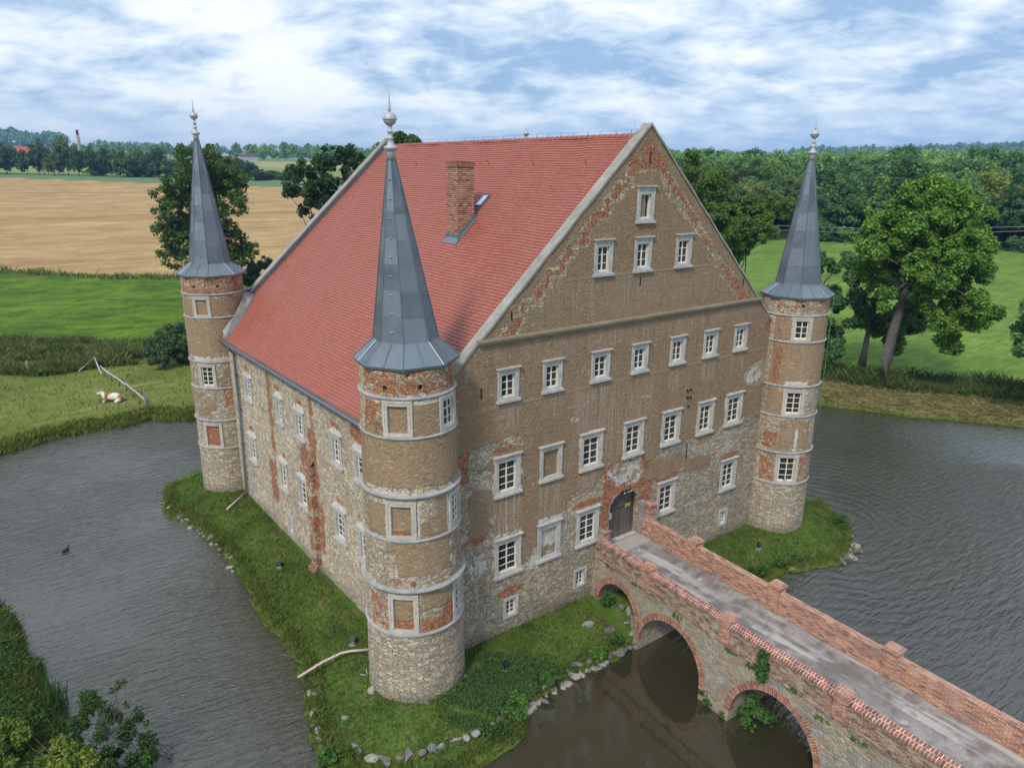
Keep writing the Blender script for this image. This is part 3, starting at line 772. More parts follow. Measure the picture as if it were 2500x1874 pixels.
x.poly([OUTR[3], INNR[3], (INNR[3][0], INNR[3][1], INNR[3][2]-.5), (OUTR[3][0], OUTR[3][1], OUTR[3][2]-.6)])
x.poly([(1.1, 24.5, 14.36), (2.35, 24.5, 14.62), (2.3, 25.06, 14.6), (1.1, 25.06, 14.36)])
child(x.build('parapet_shoulder', M['coping'])); child(x2.build('shoulder_flashing', M['gutter']))
# gutter + downpipe
x = MB()
for (s0, s1) in ((1.7, 23.6),):
    n = 7
    for k in range(n):
        a0, a1 = PI + PI*k/n, PI + PI*(k+1)/n
        def P(a, y): return (LA*y - .50 + .1*math.cos(a), y, 11.56 + .1*math.sin(a))
        x.poly([P(a0, s0), P(a1, s0), P(a1, s1), P(a0, s1)], 0, None, True)
    x.poly([(LA*s0-.39, s0, 11.42), (LA*s1-.39, s1, 11.42), (LA*s1-.39, s1, 11.66), (LA*s0-.39, s0, 11.66)])
    x.tube([(LA*s0-.6, s0, 11.57), (LA*s1-.6, s1, 11.57)], .018, 6)
child(x.build('gutter', M['gutter']))
x = MB(); x.tube([(-.95, 21.75, 11.46), (-.9, 21.78, 11.25), (-.62, 21.8, 10.9), (-.6, 21.85, 7), (-.6, 22.3, 1.25), (-.68, 22.35, 1.0)], .075, 8)
for z in (9.5, 7.2, 4.8, 2.4): x.box((-.7, 21.78+.1*(11-z)/5, z), (-.45, 22.0+.1*(11-z)/5, z+.05))
child(x.build('downpipe', M['gutter']))
# chimney
x = MB()
cx0, cx1, cy0, cy1 = 7.13, 8.08, 7.53, 8.6
def brickbox(x, lo, hi, m=0):
    (x0, y0, z0), (x1, y1, z1) = lo, hi
    x.poly([(x0,y0,z0),(x1,y0,z0),(x1,y0,z1),(x0,y0,z1)], m, [(x0,z0),(x1,z0),(x1,z1),(x0,z1)])
    x.poly([(x0,y1,z0),(x1,y1,z0),(x1,y1,z1),(x0,y1,z1)], m, [(x0,z0),(x1,z0),(x1,z1),(x0,z1)])
    x.poly([(x0,y0,z0),(x0,y1,z0),(x0,y1,z1),(x0,y0,z1)], m, [(y0,z0),(y1,z0),(y1,z1),(y0,z1)])
    x.poly([(x1,y0,z0),(x1,y1,z0),(x1,y1,z1),(x1,y0,z1)], m, [(y0,z0),(y1,z0),(y1,z1),(y0,z1)])
    x.poly([(x0,y0,z1),(x1,y0,z1),(x1,y1,z1),(x0,y1,z1)], m, [(x0,y0),(x1,y0),(x1,y1),(x0,y1)])
    x.poly([(x0,y0,z0),(x1,y0,z0),(x1,y1,z0),(x0,y1,z0)], m, [(x0,y0),(x1,y0),(x1,y1),(x0,y1)])
brickbox(x, (cx0, cy0, 17.6), (cx1, cy1, 22.24)); ch = child(x.build('chimney', M['chimbrick']))
x = MB(); brickbox(x, (cx0-.04, cy0-.04, 22.242), (cx1+.04, cy1+.04, 22.48)); sub(x.build('cap', brickmat('soldier_course_brick', (.30,.085,.05), (.2,.055,.04), (.45,.35,.27), .085, .3, .012, .1, off=0.0)), ch)
x = MB(); x.box((cx0+.2, cy0+.2, 22.482), (cx1-.2, cy1-.2, 22.5)); sub(x.build('flue', M['black']), ch)
def rz_at(xx, yy, o=0): return 23.72 - SL*(APX+LA*yy-xx) + o
x = MB()
for (ya) in (cy0-.04, cy1+.015):
    x.poly([(cx0-.16, ya, rz_at(cx0-.16, ya, .03)), (cx1+.1, ya, rz_at(cx1+.1, ya, .03)), (cx1+.1, ya, rz_at(cx1+.1, ya, .3)), (cx0-.02, ya, rz_at(cx0-.02, ya, .3))])
    x.poly([(cx0-.16, ya-.1, rz_at(cx0-.16, ya, .06)), (cx1+.1, ya-.1, rz_at(cx1+.1, ya, .06)), (cx1+.1, ya+.03, rz_at(cx1+.1, ya, .09)), (cx0-.16, ya+.03, rz_at(cx0-.16, ya, .09))])
xa = cx0-.02
x.poly([(xa, cy0-.05, rz_at(xa, cy0, .3)), (xa, cy1+.03, rz_at(xa, cy1, .3)), (xa, cy1+.03, rz_at(xa, cy1, .02)), (xa, cy0-.05, rz_at(xa, cy0, .02))])
x.poly([(xa, cy0-.14, rz_at(xa, cy0, .09)), (xa, cy1+.1, rz_at(xa, cy1, .09)), (xa-.25, cy1+.1, rz_at(xa-.25, cy1, .07)), (xa-.25, cy0-.14, rz_at(xa-.25, cy0, .07))])
sub(x.build('flashing', M['gutter']), ch)
# skylight
x = MB()
Ms = Matrix.Translation((9.03, 8.17, rz_at(9.03, 8.17, .1))) @ Matrix.Rotation(-math.atan(SL), 4, 'Y')
x.box((-.42, -.3, -.1), (.42, -.22, .05), 0, Ms); x.box((-.42, .22, -.1), (.42, .3, .05), 0, Ms); x.box((-.42, -.22, -.1), (-.34, .22, .05), 0, Ms); x.box((.34, -.22, -.1), (.42, .22, .05), 0, Ms); x.box((-.55, -.33, -.1), (-.43, .33, -.02), 0, Ms)
sk = child(x.build('skylight', M['zincdark']))
x = MB(); x.box((-.34, -.22, -.02), (.34, .22, .03), 0, Ms); sub(x.build('pane', plain('pale_skylight_glass', (.55,.62,.7), .08, .6, .03)), sk)
x = MB(); x.tube([(8.15, 8.3, rz_at(8.15, 8.3, .35)), (8.75, 8.35, rz_at(8.75, 8.35, .1))], .02, 5); child(x.build('roof_hook', bpy.data.materials['red_hook']))

# ---- round corner towers
def tower(c, RB, RT, rings, wins, zb, skirt, coneR, ztop, zball, rball, ztip, lean, ang, maskT, holes=(), rope=False, nm=''):
    R0 = 2.0
    def rad(z): return RB + (RT-RB)*max(0, min(1, (z-1)/13.5))
    def mp(u, z, d):
        t = u/R0; r = rad(z) - d
        return (c[0]+r*math.cos(t), c[1]+r*math.sin(t), z)
    shaft = MB(); hs = []
    tw = bpy.data.objects.new('tower', None)
    bpy.data.objects.remove(tw)
    parts = []
    base = MB()
    U = list(np.linspace(-PI*R0, PI*R0, 105)); Zs = list(np.arange(-.3, skirt[0]-.05, .2))
    pend = []
    for w in wins:
        az, hw_, z0, z1, kind, rows = w[:6]
        u0, u1 = R0*(R(az)-hw_), R0*(R(az)+hw_)
        ou = (u0+.2, u1-.2, z0+.13, z1-.2)
        hs.append(ou); pend.append((u0, u1, z0, z1, kind, rows))
    for (az, z) in holes: hs.append((R0*R(az)-.09, R0*R(az)+.09, z-.09, z+.09))
    mapped_wall(shaft, mp, U, Zs, hs, None, 0, True)
    for (az, z) in holes:
        a = R0*R(az); shaft.mbox(mp, a-.09, a+.09, z-.09, z+.09, .25, .3, 1)  # hole back coloured black for the darkness inside
        for q in ((a-.1, a-.09, z-.09, z+.09), (a+.09, a+.1, z-.09, z+.09), (a-.1, a+.1, z+.09, z+.1), (a-.1, a+.1, z-.1, z-.09)): shaft.mbox(mp, q[0], q[1], q[2], q[3], .003, .3, 0)
    to = child(shaft.build('tower', [M['tower'], M['black']], None, maskT))
    to['label'] = nm
    inv = to.matrix_world
    for (u0, u1, z0, z1, kind, rows) in pend:
        before = set(bpy.data.objects)
        w = MB(); n = 4; jw = .2
        ou0, ou1, oz0, oz1 = u0+jw, u1-jw, z0+.13, z1-.2
        w.mbox(mp, u0, ou0, z0, z1, -.035, .26, 0, 2); w.mbox(mp, ou1, u1, z0, z1, -.035, .26, 0, 2)
        w.mbox(mp, ou0, ou1, oz1, z1, -.035, .26, 0, n); w.mbox(mp, ou0, ou1, z0, oz0, -.035, .26, 0, n)
        f = .085
        w.mbox(mp, u0-.004, u0+f, z0+.4, z1+.003, -.06, -.03, 0, 1); w.mbox(mp, u1-f, u1+.004, z0+.4, z1+.003, -.06, -.03, 0, 1); w.mbox(mp, u0+f, u1-f, z1-f, z1+.003, -.06, -.03, 0, n)
        fo = w.build('blind_window' if kind != 'glass' else 'window', M['surround_warm']); fo.parent = to
        if kind == 'glass':
            # sash and panes stay flat pieces of the same window object
            s = MB(); sw = .055
            s.mbox(mp, ou0, ou0+sw, oz0, oz1, .075, .15, 0); s.mbox(mp, ou1-sw, ou1, oz0, oz1, .075, .15, 0)
            s.mbox(mp, ou0+sw, ou1-sw, oz0, oz0+sw*1.5, .075, .15, 0); s.mbox(mp, ou0+sw, ou1-sw, oz1-sw, oz1, .075, .15, 0)
            cm = (ou0+ou1)/2; s.mbox(mp, cm-.028, cm+.028, oz0+sw, oz1-sw, .068, .14, 0)
            for j in range(1, rows):
                q = oz0 + (oz1-oz0)*j/rows
                s.mbox(mp, ou0+sw+.002, cm-.03, q-.016, q+.016, .08, .135, 0); s.mbox(mp, cm+.03, ou1-sw-.002, q-.016, q+.016, .08, .135, 0)
            so = s.build('sash', M['sash']); so.parent = to
            g = MB()
            for i in range(2):
                for j in range(rows):
                    a = ou0+(ou1-ou0)*i/2; b = ou0+(ou1-ou0)*(i+1)/2; q0 = oz0+(oz1-oz0)*j/rows; q1 = oz0+(oz1-oz0)*(j+1)/rows
                    g.poly([mp(a+.01, q0+.01, .11), mp(b-.01, q0+.01, .11), mp(b-.01, q1-.01, .11), mp(a+.01, q1-.01, .11)])
            go = g.build('pane', M['glass']); go.parent = to
        else:
            zb_ = {'brick': 99, 'half': oz0+.42, 'low': oz0+.12, 'plaster': -9}[kind]
            p = MB(); mapped_wall(p, lambda u, z, d: mp(u, z, d+.1), [ou0+(ou1-ou0)*k/6 for k in range(7)], [oz0+(oz1-oz0)*k/8 for k in range(9)], [])
            po = p.build('infill', M['tower'], None, (lambda zz: (lambda u, z: np.stack([sstep(zz-.15, zz+.15, z), 1-sstep(zz-.15, zz+.2, z), .15+0*u], 1)))(zb_)); po.parent = to
    # mouldings
    for k, (z0, z1, ov) in enumerate(rings):
        x = MB(); r = rad(z0)
        if ov > .12: ov *= .85; prof = [(r-.05, z0-.04), (r+.03, z0-.04), (r+ov*.5, z0+.03), (r+ov*.75, z0+.07), (r+ov, z0+.08), (r+ov, z1-.03), (r-.05, z1+.02)]
        else: ov *= .65; prof = [(r-.05, z0+.02), (r+ov*.6, z0+.02), (r+ov*.7, z0+.05), (r+ov, z0+.06), (r+ov, z1-.045), (r+ov*.5, z1-.02), (r-.05, z1)]
        rr = []
        n = 72
        rr = [[x.vert((c[0]+q*math.cos(2*PI*j/n), c[1]+q*math.sin(2*PI*j/n), z)) for j in range(n)] for (q, z) in prof]
        for a in range(len(rr)-1):
            for j in range(n): x.face((rr[a][j], rr[a][(j+1) % n], rr[a+1][(j+1) % n], rr[a+1][j]), 0, False)
        mo = x.build('moulding', M['moulding']); mo.parent = to
    # spire
    x = MB(); zs0, zs1, RS = skirt; A0 = R(ang)
    def P(r, a, z):
        t = (z-zs1)/(ztop-zs1) if z > zs1 else 0
        return Vector((c[0]+lean[0]*t+r*math.cos(a), c[1]+lean[1]*t+r*math.sin(a), z))
    for k in range(8):
        a0, a1 = A0+PI/4*k, A0+PI/4*(k+1); off = random.random()
        for half in range(2):
            b0, b1 = (a0, (a0+a1)/2) if half == 0 else ((a0+a1)/2, a1)
            def ed(r, a):   # point on the straight facet edge
                return r*math.cos(PI/8)/math.cos(a-(a0+a1)/2)
            x.poly([P(ed(RS, b0), b0, zs0), P(ed(RS, b1), b1, zs0), P(ed(coneR, b1), b1, zs1), P(ed(coneR, b0), b0, zs1)], 0, [(k*3+half+.2, 40.1), (k*3+half+.8, 40.1), (k*3+half+.8, 40.9), (k*3+half+.2, 40.9)])
            x.poly([P(ed(RS, b0), b0, zs0), P(ed(RS, b1), b1, zs0), P(ed(RS-.04, b1), b1, zs0-.11), P(ed(RS-.04, b0), b0, zs0-.11)], 0, [(0.5, 50.5)]*4)
            x.poly([P(ed(RS-.04, b0), b0, zs0-.11), P(ed(RS-.04, b1), b1, zs0-.11), P(1.5, b1, zs0-.06), P(1.5, b0, zs0-.06)], 0, [(0.5, 50.5)]*4)
            p, q = P(ed(RS, b0), b0, zs0+.012), P(ed(coneR, b0)+.01, b0, zs1+.012)
            x.tube([p, q], .022, 4, 1, False)
        nz = 7
        for j in range(nz):
            za, zb2 = zs1+(ztop-zs1)*j/nz, zs1+(ztop-zs1)*(j+1)/nz
            ra, rb = coneR+(.15-coneR)*j/nz, coneR+(.15-coneR)*(j+1)/nz
            if j == 0: ra += .0
            x.poly([P(ra, a0, za), P(ra, a1, za), P(rb, a1, zb2), P(rb, a0, zb2)], 0, [(k*3+.1, j+off), (k*3+.9, j+off), (k*3+.9, j+1+off), (k*3+.1, j+1+off)])
        x.tube([P(coneR+.012, a0, zs1), P(.16, a0, ztop)], [.024, .014], 4, 1, False)
    sp = x.build('spire', [M['zinc'], M['zincdark']]); sp.parent = to
    am = A0 + PI/8 + (PI/4)*(-1)
    for j in range(9):
        x = MB(); t = (j+.6)/9.6; r = (coneR+(.15-coneR)*t)*.935; p = P(r, am, zs1+(ztop-zs1)*t)
        x.box((p.x-.05, p.y-.05, p.z-.01), (p.x+.05, p.y+.05, p.z+.015)); x.build('spire_hook', M['finial']).parent = to
    x = MB(); tx, ty = c[0]+lean[0], c[1]+lean[1]; k_ = (zball-rball-ztop)
    x.lathe([(.165, ztop-.02), (.15, ztop+.22*k_), (.16, ztop+.26*k_), (.25, ztop+.31*k_), (.25, ztop+.38*k_), (.13, ztop+.43*k_), (.1, ztop+.6*k_), (.125, ztop+.62*k_), (.125, ztop+.65*k_), (.092, ztop+.67*k_), (.085, ztop+.8*k_), (.12, ztop+.82*k_), (.12, ztop+.85*k_), (.08, ztop+.86*k_), (.075, zball-rball+.02)], (tx, ty), 20)
    nb = 12
    prof = [(rball*math.sin(PI*j/nb)+1e-3, zball-rball*math.cos(PI*j/nb)) for j in range(nb+1)]
    x.lathe(prof, (tx, ty), 24); x.lathe([(rball*.9, zball-.03), (rball+.025, zball-.022), (rball+.025, zball+.012), (rball*.9, zball+.02)], (tx, ty), 24)
    x.lathe([(.055, zball+rball*.9), (.05, zball+rball+.1), (.008, ztip)], (tx, ty), 8)
    fi = x.build('finial', M['finial']); fi.parent = to
    if rope:
        x = MB(); a = R(-58); x.tube([(c[0]+2.0*math.cos(a), c[1]+2.0*math.sin(a), zs0-.1), (c[0]+2.0*math.cos(a)+.03, c[1]+2.0*math.sin(a), 8), (c[0]+2.02*math.cos(a), c[1]+2.02*math.sin(a), 6.4)], .02, 5)
        ro = x.build('rope', plain('green_rope', (.06,.2,.13), .8)); ro.parent = to
    return to

def ang_deg(u): return np.degrees(u/2.0)
def maskN(u, z):
    a = ang_deg(u)
    pl = boxm(a, z, -190, 190, 10.5, 12.55, .15)
    pl = np.maximum(pl, boxm(a, z, -116, 40, 12.5, 14.0, .15)*.95); pl = np.maximum(pl, boxm(a, z, -190, -145, 12.5, 13.3, .3)*.7)
    pl = np.maximum(pl, boxm(a, z, -200, -146, 8.4, 9.9, .3)*.85*(a < -152)); pl = np.maximum(pl, boxm(a, z, -90, -72, 8.4, 10.2, .3)*.9); pl = np.maximum(pl, boxm(a, z, -113, -90, 8.4, 9.1, .25)*.85)
    pl = np.maximum(pl, boxm(a, z, -137, -66, 6.75, 8.35, 4*.06)*.97); pl = np.maximum(pl, boxm(a, z, -150, -137, 7.6, 8.3, .3)*.8)
    pl = np.maximum(pl, boxm(a, z, -112, -78, 5.2, 6.1, .2)*.9)
    pl = np.maximum(pl, boxm(a, z, -60, 30, 6.7, 8.4, .3)*.6)
    pl = np.maximum(pl, boxm(a, z, -120, -80, 14.15, 15.0, .3)*.42)
    pl = pl*.8
    br = boxm(a, z, -200, 60, 14.15, 15.7, .1)*.58; br = np.maximum(br, boxm(a, z, -200, -146, 12.6, 14.0, .2)*.6); br = np.maximum(br, boxm(a, z, -200, -147, 4.3, 6.1, .2)*.52)
    br = np.maximum(br, boxm(a, z, -114, -70, 4.2, 4.9, .2)*.75); br = np.maximum(br, boxm(a, z, -84, -66, 4.4, 5.6, .2)*.8); br = np.maximum(br, boxm(a, z, -100, -72, 8.42, 8.7, .1)*.6)
    br = np.maximum(br, np.clip(1.3 - np.abs(((a+128)/15)**2*.28 + (z-6.62))/.1, 0, 1)*(np.abs(a+128) < 15)*1.0)
    br = np.maximum(br, .1)
    li = boxm(a, z, -150, -146, 8.4, 10.0, .15)*.85; li = np.maximum(li, boxm(a, z, -114, -110, 8.4, 9.9, .15)*.9); li = np.maximum(li, boxm(a, z, -73, -69, 8.4, 10, .15)*.9)
    li = np.maximum(li, boxm(a, z, -70, -66, 6.5, 8.2, .2)*.9*(np.sin(z*9)*.5+.6)); li = np.maximum(li, boxm(a, z, -114, -76, 13.8, 14.02, .05)*.9)
    li = np.maximum(li, boxm(a, z, -170, -60, 10.25, 10.4, .05)*.7)
    return np.stack([pl, br, li], 1)
def maskW(u, z):
    a = ang_deg(u)
    pl = boxm(a, z, -200, 60, 10.4, 12.9, .3); pl = np.maximum(pl, boxm(a, z, -200, 60, 12.9, 14.3, .1)*.72); pl = np.maximum(pl, boxm(a, z, -200, 60, 8.3, 10.1, .1)*.55); pl = np.maximum(pl, boxm(a, z, -200, -120, 6.2, 8.2, .3)*.6)
    pl = np.maximum(pl, boxm(a, z, -200, 60, 14.4, 15.0, .2)*.5)
    pl = pl*.84
    br = boxm(a, z, -200, 60, 14.4, 15.9, .1)*.55; br = np.maximum(br, boxm(a, z, -110, -60, 6.6, 9, .3)*.45); br = np.maximum(br, boxm(a, z, -200, 60, 12, 14.3, .3)*.33); br = np.maximum(br, .1)
    li = boxm(a, z, -160, -80, 10.1, 10.5, .1)*.7; li = li*1.0
    return np.stack([pl, br, li], 1)
def maskE(u, z):
    a = ang_deg(u)
    pl = boxm(a, z, -210, 60, 10.3, 12.85, .3); pl = np.maximum(pl, boxm(a, z, -210, 60, 12.9, 14.3, .1)*.85); pl = np.maximum(pl, boxm(a, z, -210, -150, 8.4, 10.1, .1)*.9); pl = np.maximum(pl, boxm(a, z, -150, -90, 6.3, 8.3, .3)*.75)
    pl = np.maximum(pl, boxm(a, z, -210, 60, 14.4, 15.1, .2)*.55); pl *= 1 - boxm(a, z, -176, -160, 10.3, 12.6, .3)*.6
    pl = pl*.84
    br = boxm(a, z, -210, 60, 14.7, 15.8, .1)*.5; br = np.maximum(br, boxm(a, z, -175, -160, 10.3, 12.7, .3)*.9); br = np.maximum(br, boxm(a, z, -190, -153, 12.9, 14.3, .1)*.6)
    br = np.maximum(br, boxm(a, z, -200, -150, 4.3, 6.2, .1)*.55); br = np.maximum(br, boxm(a, z, -108, -70, 4.3, 6.2, .1)*.5); br = np.maximum(br, boxm(a, z, -210, -150, 6.3, 7.5, .2)*.55); br = np.maximum(br, .1)
    li = boxm(a, z, -122, -116, 6.3, 7.8, .2)*.85; li = np.maximum(li, boxm(a, z, -150, -110, 10.2, 10.6, .1)*.75); li = li*1.0
    return np.stack([pl, br, li], 1)
h = .30
tower((0, .1), 2.09, 1.83, [(14.0, 14.15, .1), (12.47, 12.6, .1), (10.1, 10.26, .16), (8.27, 8.42, .1), (6.12, 6.28, .22), (4.1, 4.28, .1)],
      [(-131.2, h, 12.6, 14.0, 'plaster', 3), (-62.8, h, 12.6, 14.0, 'glass', 3), (-131, h, 8.42, 10.0, 'low', 4), (-52, .31, 8.42, 10.0, 'glass', 4), (-132, h, 4.28, 6.02, 'half', 4), (-51, .31, 4.28, 6.02, 'glass', 4)],
      1, (15.25, 15.98, 2.05), 1.24, 22.45, 23.8, .235, 24.93, (-.27, .13), -122, maskN, [(-145, 14.46), (-103.4, 14.5)], nm='near round tower with walled-up windows')
tower((-.55, 25.3), 1.98, 1.88, [(14.36, 14.5, .1), (12.9, 13.03, .1), (10.0, 10.14, .1), (8.24, 8.38, .1), (6.02, 6.18, .12), (4.1, 4.24, .08)],
      [(-129, .29, 13.03, 14.34, 'plaster', 3), (-133, .3, 8.38, 9.95, 'glass', 4), (-134, .33, 4.22, 5.95, 'brick', 4)],
      1, (15.62, 16.28, 2.12), 1.25, 23.7, 25.12, .225, 26.13, (0, .05), -110, maskW, [(-140, 14.95), (-95, 14.95)], nm='round tower beside the downpipe')
tower((25.3, -.3), 1.92, 1.82, [(14.3, 14.44, .1), (12.78, 12.92, .1), (10.17, 10.31, .12), (8.35, 8.5, .1), (6.1, 6.24, .12), (4.12, 4.26, .08)],
      [(-132.6, .3, 12.92, 14.3, 'glass', 3), (-131.5, .33, 8.5, 10.1, 'glass', 4), (-129.5, .35, 4.26, 6.08, 'glass', 4)],
      1, (15.42, 16.0, 2.08), 1.24, 22.77, 24.1, .225, 24.95, (-.12, 0), -140, maskE, [(-135, 14.95), (-95, 14.95)], True, nm='round tower beyond the bridge')
tower((24.95, 25.2), 1.95, 1.85, [(14.3, 14.44, .1), (10.17, 10.31, .12), (6.1, 6.24, .12)], [], 1, (15.5, 16.1, 2.08), 1.24, 23.5, 24.93, .22, 25.6, (0, 0), -120, maskW, [], nm='far round tower behind the roof')
# ------------------------------------------------------------------ THE BRIDGE
bridge = thing('arched_bridge', 'narrow brick and stone arched bridge leading over the moat to the castle door', 'bridge', (11.5, -10, 0))
def bchild(o):
    o.parent = bridge; o.matrix_parent_inverse = Matrix.Translation((-11.5, 10, 0)); return o
def xL(y): return 10.30 + .06*(y+.7)
def xR(y): return 13.52 + .05*(y+.7)
def xface(y, z): return xL(y) - .28*max(0, (3.15-z)/3.15)
YE = -24.0
arches = [(-2.0, 1.4, 1.1), (-5.65, 1.95, .5), (-11.25, 2.0, .5), (-16.85, 2.0, .5)]
def zlow(y):
    for (yc, r, zc) in arches:
        if abs(y-yc) < r-1e-6: return zc + math.sqrt(r*r-(y-yc)**2)
    return -1.5
ysamp = sorted(set([-.02, YE] + [yc + r*s for yc, r, _ in arches for s in (-1, 1)] + [yc - r*math.cos(PI*k/20) for yc, r, _ in arches for k in range(21)] + list(np.arange(-23.5, 0, .5))), reverse=True)
x = MB()
for a, b in zip(ysamp[:-1], ysamp[1:]):
    if abs(a-b) < 1e-6: continue
    mid = (a+b)/2; open_ = zlow(mid) > -1
    za, zb = (zlow(a), zlow(b)) if open_ else (-1.5, -1.5)
    if open_:
        for (yc, r, zc) in arches:
            if abs(mid-yc) < r: za = max(za, zc); zb = max(zb, zc)
    for side in (0, 1):
        f = (lambda y, z: xface(y, z)) if side == 0 else (lambda y, z: xR(y)+.36)
        x.poly([(f(a, za), a, za), (f(b, zb), b, zb), (f(b, 3.2), b, 3.2), (f(a, 3.2), a, 3.2)], 0, [(a, za), (b, zb), (b, 3.2), (a, 3.2)])
    if open_:
        x.poly([(xface(a, za), a, za), (xface(b, zb), b, zb), (xR(b)+.36, b, zb), (xR(a)+.36, a, za)], 0, [(10, a*1.3), (10, b*1.3), (13.8, b*1.3), (13.8, a*1.3)])
for (yc, r, zc) in arches:
    for s in (-1, 1):
        y = yc + s*r
        x.poly([(xface(y, zc), y, zc), (xR(y)+.36, y, zc), (xR(y)+.36, y, -1.5), (xface(y, -1.5), y, -1.5)], 0, [(10, zc), (13.8, zc), (13.8, -1.5), (10, -1.5)])
bchild(x.build('spandrel_wall', M['spandrel']))
for (yc, r, zc) in arches:   # brick rings
    n = 26; ro = r+.30
    for side in (0, 1):
        x = MB()
        fx = (lambda y, z: xface(y, z)-.035) if side == 0 else (lambda y, z: xR(y)+.395)
        for k in range(n):
            a0, a1 = PI*k/n, PI*(k+1)/n
            def P(rr, a): y = yc-rr*math.cos(a); z = zc+rr*math.sin(a); return (fx(y, z), y, z)
            L0, L1 = a0*r, a1*r
            x.poly([P(r-.01, a0), P(r-.01, a1), P(ro, a1), P(ro, a0)], 0, [(L0, 0), (L1, 0), (L1, .3), (L0, .3)])
            def Q(rr, a, dx): p = P(rr, a); return (p[0]+dx, p[1], p[2])
            dx = .3 if side == 0 else -.3
            x.poly([P(r-.01, a0), P(r-.01, a1), Q(r-.01, a1, dx), Q(r-.01, a0, dx)], 0, [(L0, 0), (L1, 0), (L1, .3), (L0, .3)])
            x.poly([P(ro, a0), P(ro, a1), Q(ro, a1, dx), Q(ro, a0, dx)], 0, [(L0, 0), (L1, 0), (L1, .3), (L0, .3)])
        bchild(x.build('arch_ring', M['archbrick']))
def prism(x, f0, f1, y0, y1, z0, z1, m=0, n=1, topuv=False):
    """wall between x=f0(y) and x=f1(y)"""
    for k in range(n):
        a, b = y0+(y1-y0)*k/n, y0+(y1-y0)*(k+1)/n
        x.poly([(f0(a), a, z0), (f0(b), b, z0), (f0(b), b, z1), (f0(a), a, z1)], m, [(a, z0), (b, z0), (b, z1), (a, z1)])
        x.poly([(f1(a), a, z0), (f1(b), b, z0), (f1(b), b, z1), (f1(a), a, z1)], m, [(a, z0), (b, z0), (b, z1), (a, z1)])
        x.poly([(f0(a), a, z1), (f0(b), b, z1), (f1(b), b, z1), (f1(a), a, z1)], m, [(a, 0), (b, 0), (b, f1(b)-f0(b)), (a, f1(a)-f0(a))])
        x.poly([(f0(a), a, z0), (f0(b), b, z0), (f1(b), b, z0), (f1(a), a, z0)], m, [(a, 0), (b, 0), (b, .4), (a, .4)])
    for y in (y0, y1):
        x.poly([(f0(y), y, z0), (f1(y), y, z0), (f1(y), y, z1), (f0(y), y, z1)], m, [(0, z0), (f1(y)-f0(y), z0), (f1(y)-f0(y), z1), (0, z1)])
PL = [-3.75, -8.5, -13.75, -18.9]
x = MB(); prism(x, lambda y: xL(y)-.06, lambda y: xL(y)+.3, -.02, YE, 3.2, 3.34, 0, 24); bchild(x.build('ledge', M['oldbrick']))
x = MB(); prism(x, lambda y: xL(y), lambda y: xL(y)+.3, -.02, YE, 3.342, 4.14, 0, 24); pl_ = bchild(x.build('parapet', M['oldbrick'])); pl_['label'] = 'weathered brown parapet with patterned brick coping'
edges = [-.45] + [v for p in PL for v in (p+.26, p-.26)] + [YE]
for a, b in zip(edges[0::2], edges[1::2]):
    x = MB(); n = max(2, int((a-b)/.45))
    for k in range(n):
        ya, yb = a+(b-a)*k/n, a+(b-a)*(k+1)/n-.0
        o_ = random.uniform(-.008, .008)
        A = [(xL(ya)-.1+o_, ya, 4.142), (xL(yb)-.1+o_, yb, 4.142), (xL(yb)-.1+o_, yb, 4.24), (xL(ya)-.1+o_, ya, 4.24)]
        x.poly(A, 0, [(ya, 0), (yb, 0), (yb, .1), (ya, .1)])
        x.poly([A[3], A[2], (xL(yb)+.3, yb, 4.31), (xL(ya)+.3, ya, 4.31)], 0, [(ya, 0.01), (yb, 0.01), (yb, .49), (ya, .49)])
        x.poly([A[0], A[1], (xL(yb)+.3, yb, 4.142), (xL(ya)+.3, ya, 4.142)], 0, [(ya, 0), (yb, 0), (yb, .4), (ya, .4)])
        x.poly([(xL(yb)+.3, yb, 4.31), (xL(ya)+.3, ya, 4.31), (xL(ya)+.3, ya, 4.142), (xL(yb)+.3, yb, 4.142)], 0, [(yb, .15), (ya, .15), (ya, 0), (yb, 0)])
    o = x.build('coping', M['capbrick']); o.parent = pl_
for p in PL:
    x = MB(); prism(x, lambda y: xL(y)-.1, lambda y: xL(y)+.36, p+.255, p-.255, 3.35, 4.38); prism(x, lambda y: xL(y)-.15, lambda y: xL(y)+.41, p+.305, p-.305, 4.382, 4.47)
    prism(x, lambda y: xL(y)-.08, lambda y: xL(y)+.34, p+.24, p-.24, 4.472, 4.52)
    o = x.build('pier', M['newbrick']); o.parent = pl_
x = MB(); prism(x, lambda y: 10.5, lambda y: 10.98, -.02, -.44, 3.36, 4.55); prism(x, lambda y: 10.46, lambda y: 11.02, .0, -.48, 4.552, 4.62); o = x.build('pier', M['oldbrick']); o.parent = pl_
x = MB(); prism(x, xR, lambda y: xR(y)+.36, -.02, YE, 3.21, 4.4, 0, 24); pr_ = bchild(x.build('parapet', M['newbrick'])); pr_['label'] = 'pink brick parapet with plain coping'
x = MB(); prism(x, lambda y: xR(y)-.004, lambda y: xR(y)+.364, -.5, YE, 4.402, 4.47, 0, 24); o = x.build('coping', M['newbrick']); o.parent = pr_
for p in PL:
    x = MB(); prism(x, lambda y: xR(y)-.1, lambda y: xR(y)+.46, p+.265, p-.265, 3.4, 4.68); prism(x, lambda y: xR(y)-.15, lambda y: xR(y)+.51, p+.315, p-.315, 4.682, 4.77)
    prism(x, lambda y: xR(y)-.08, lambda y: xR(y)+.44, p+.24, p-.24, 4.772, 4.83)
    o = x.build('pier', M['newbrick']); o.parent = pr_
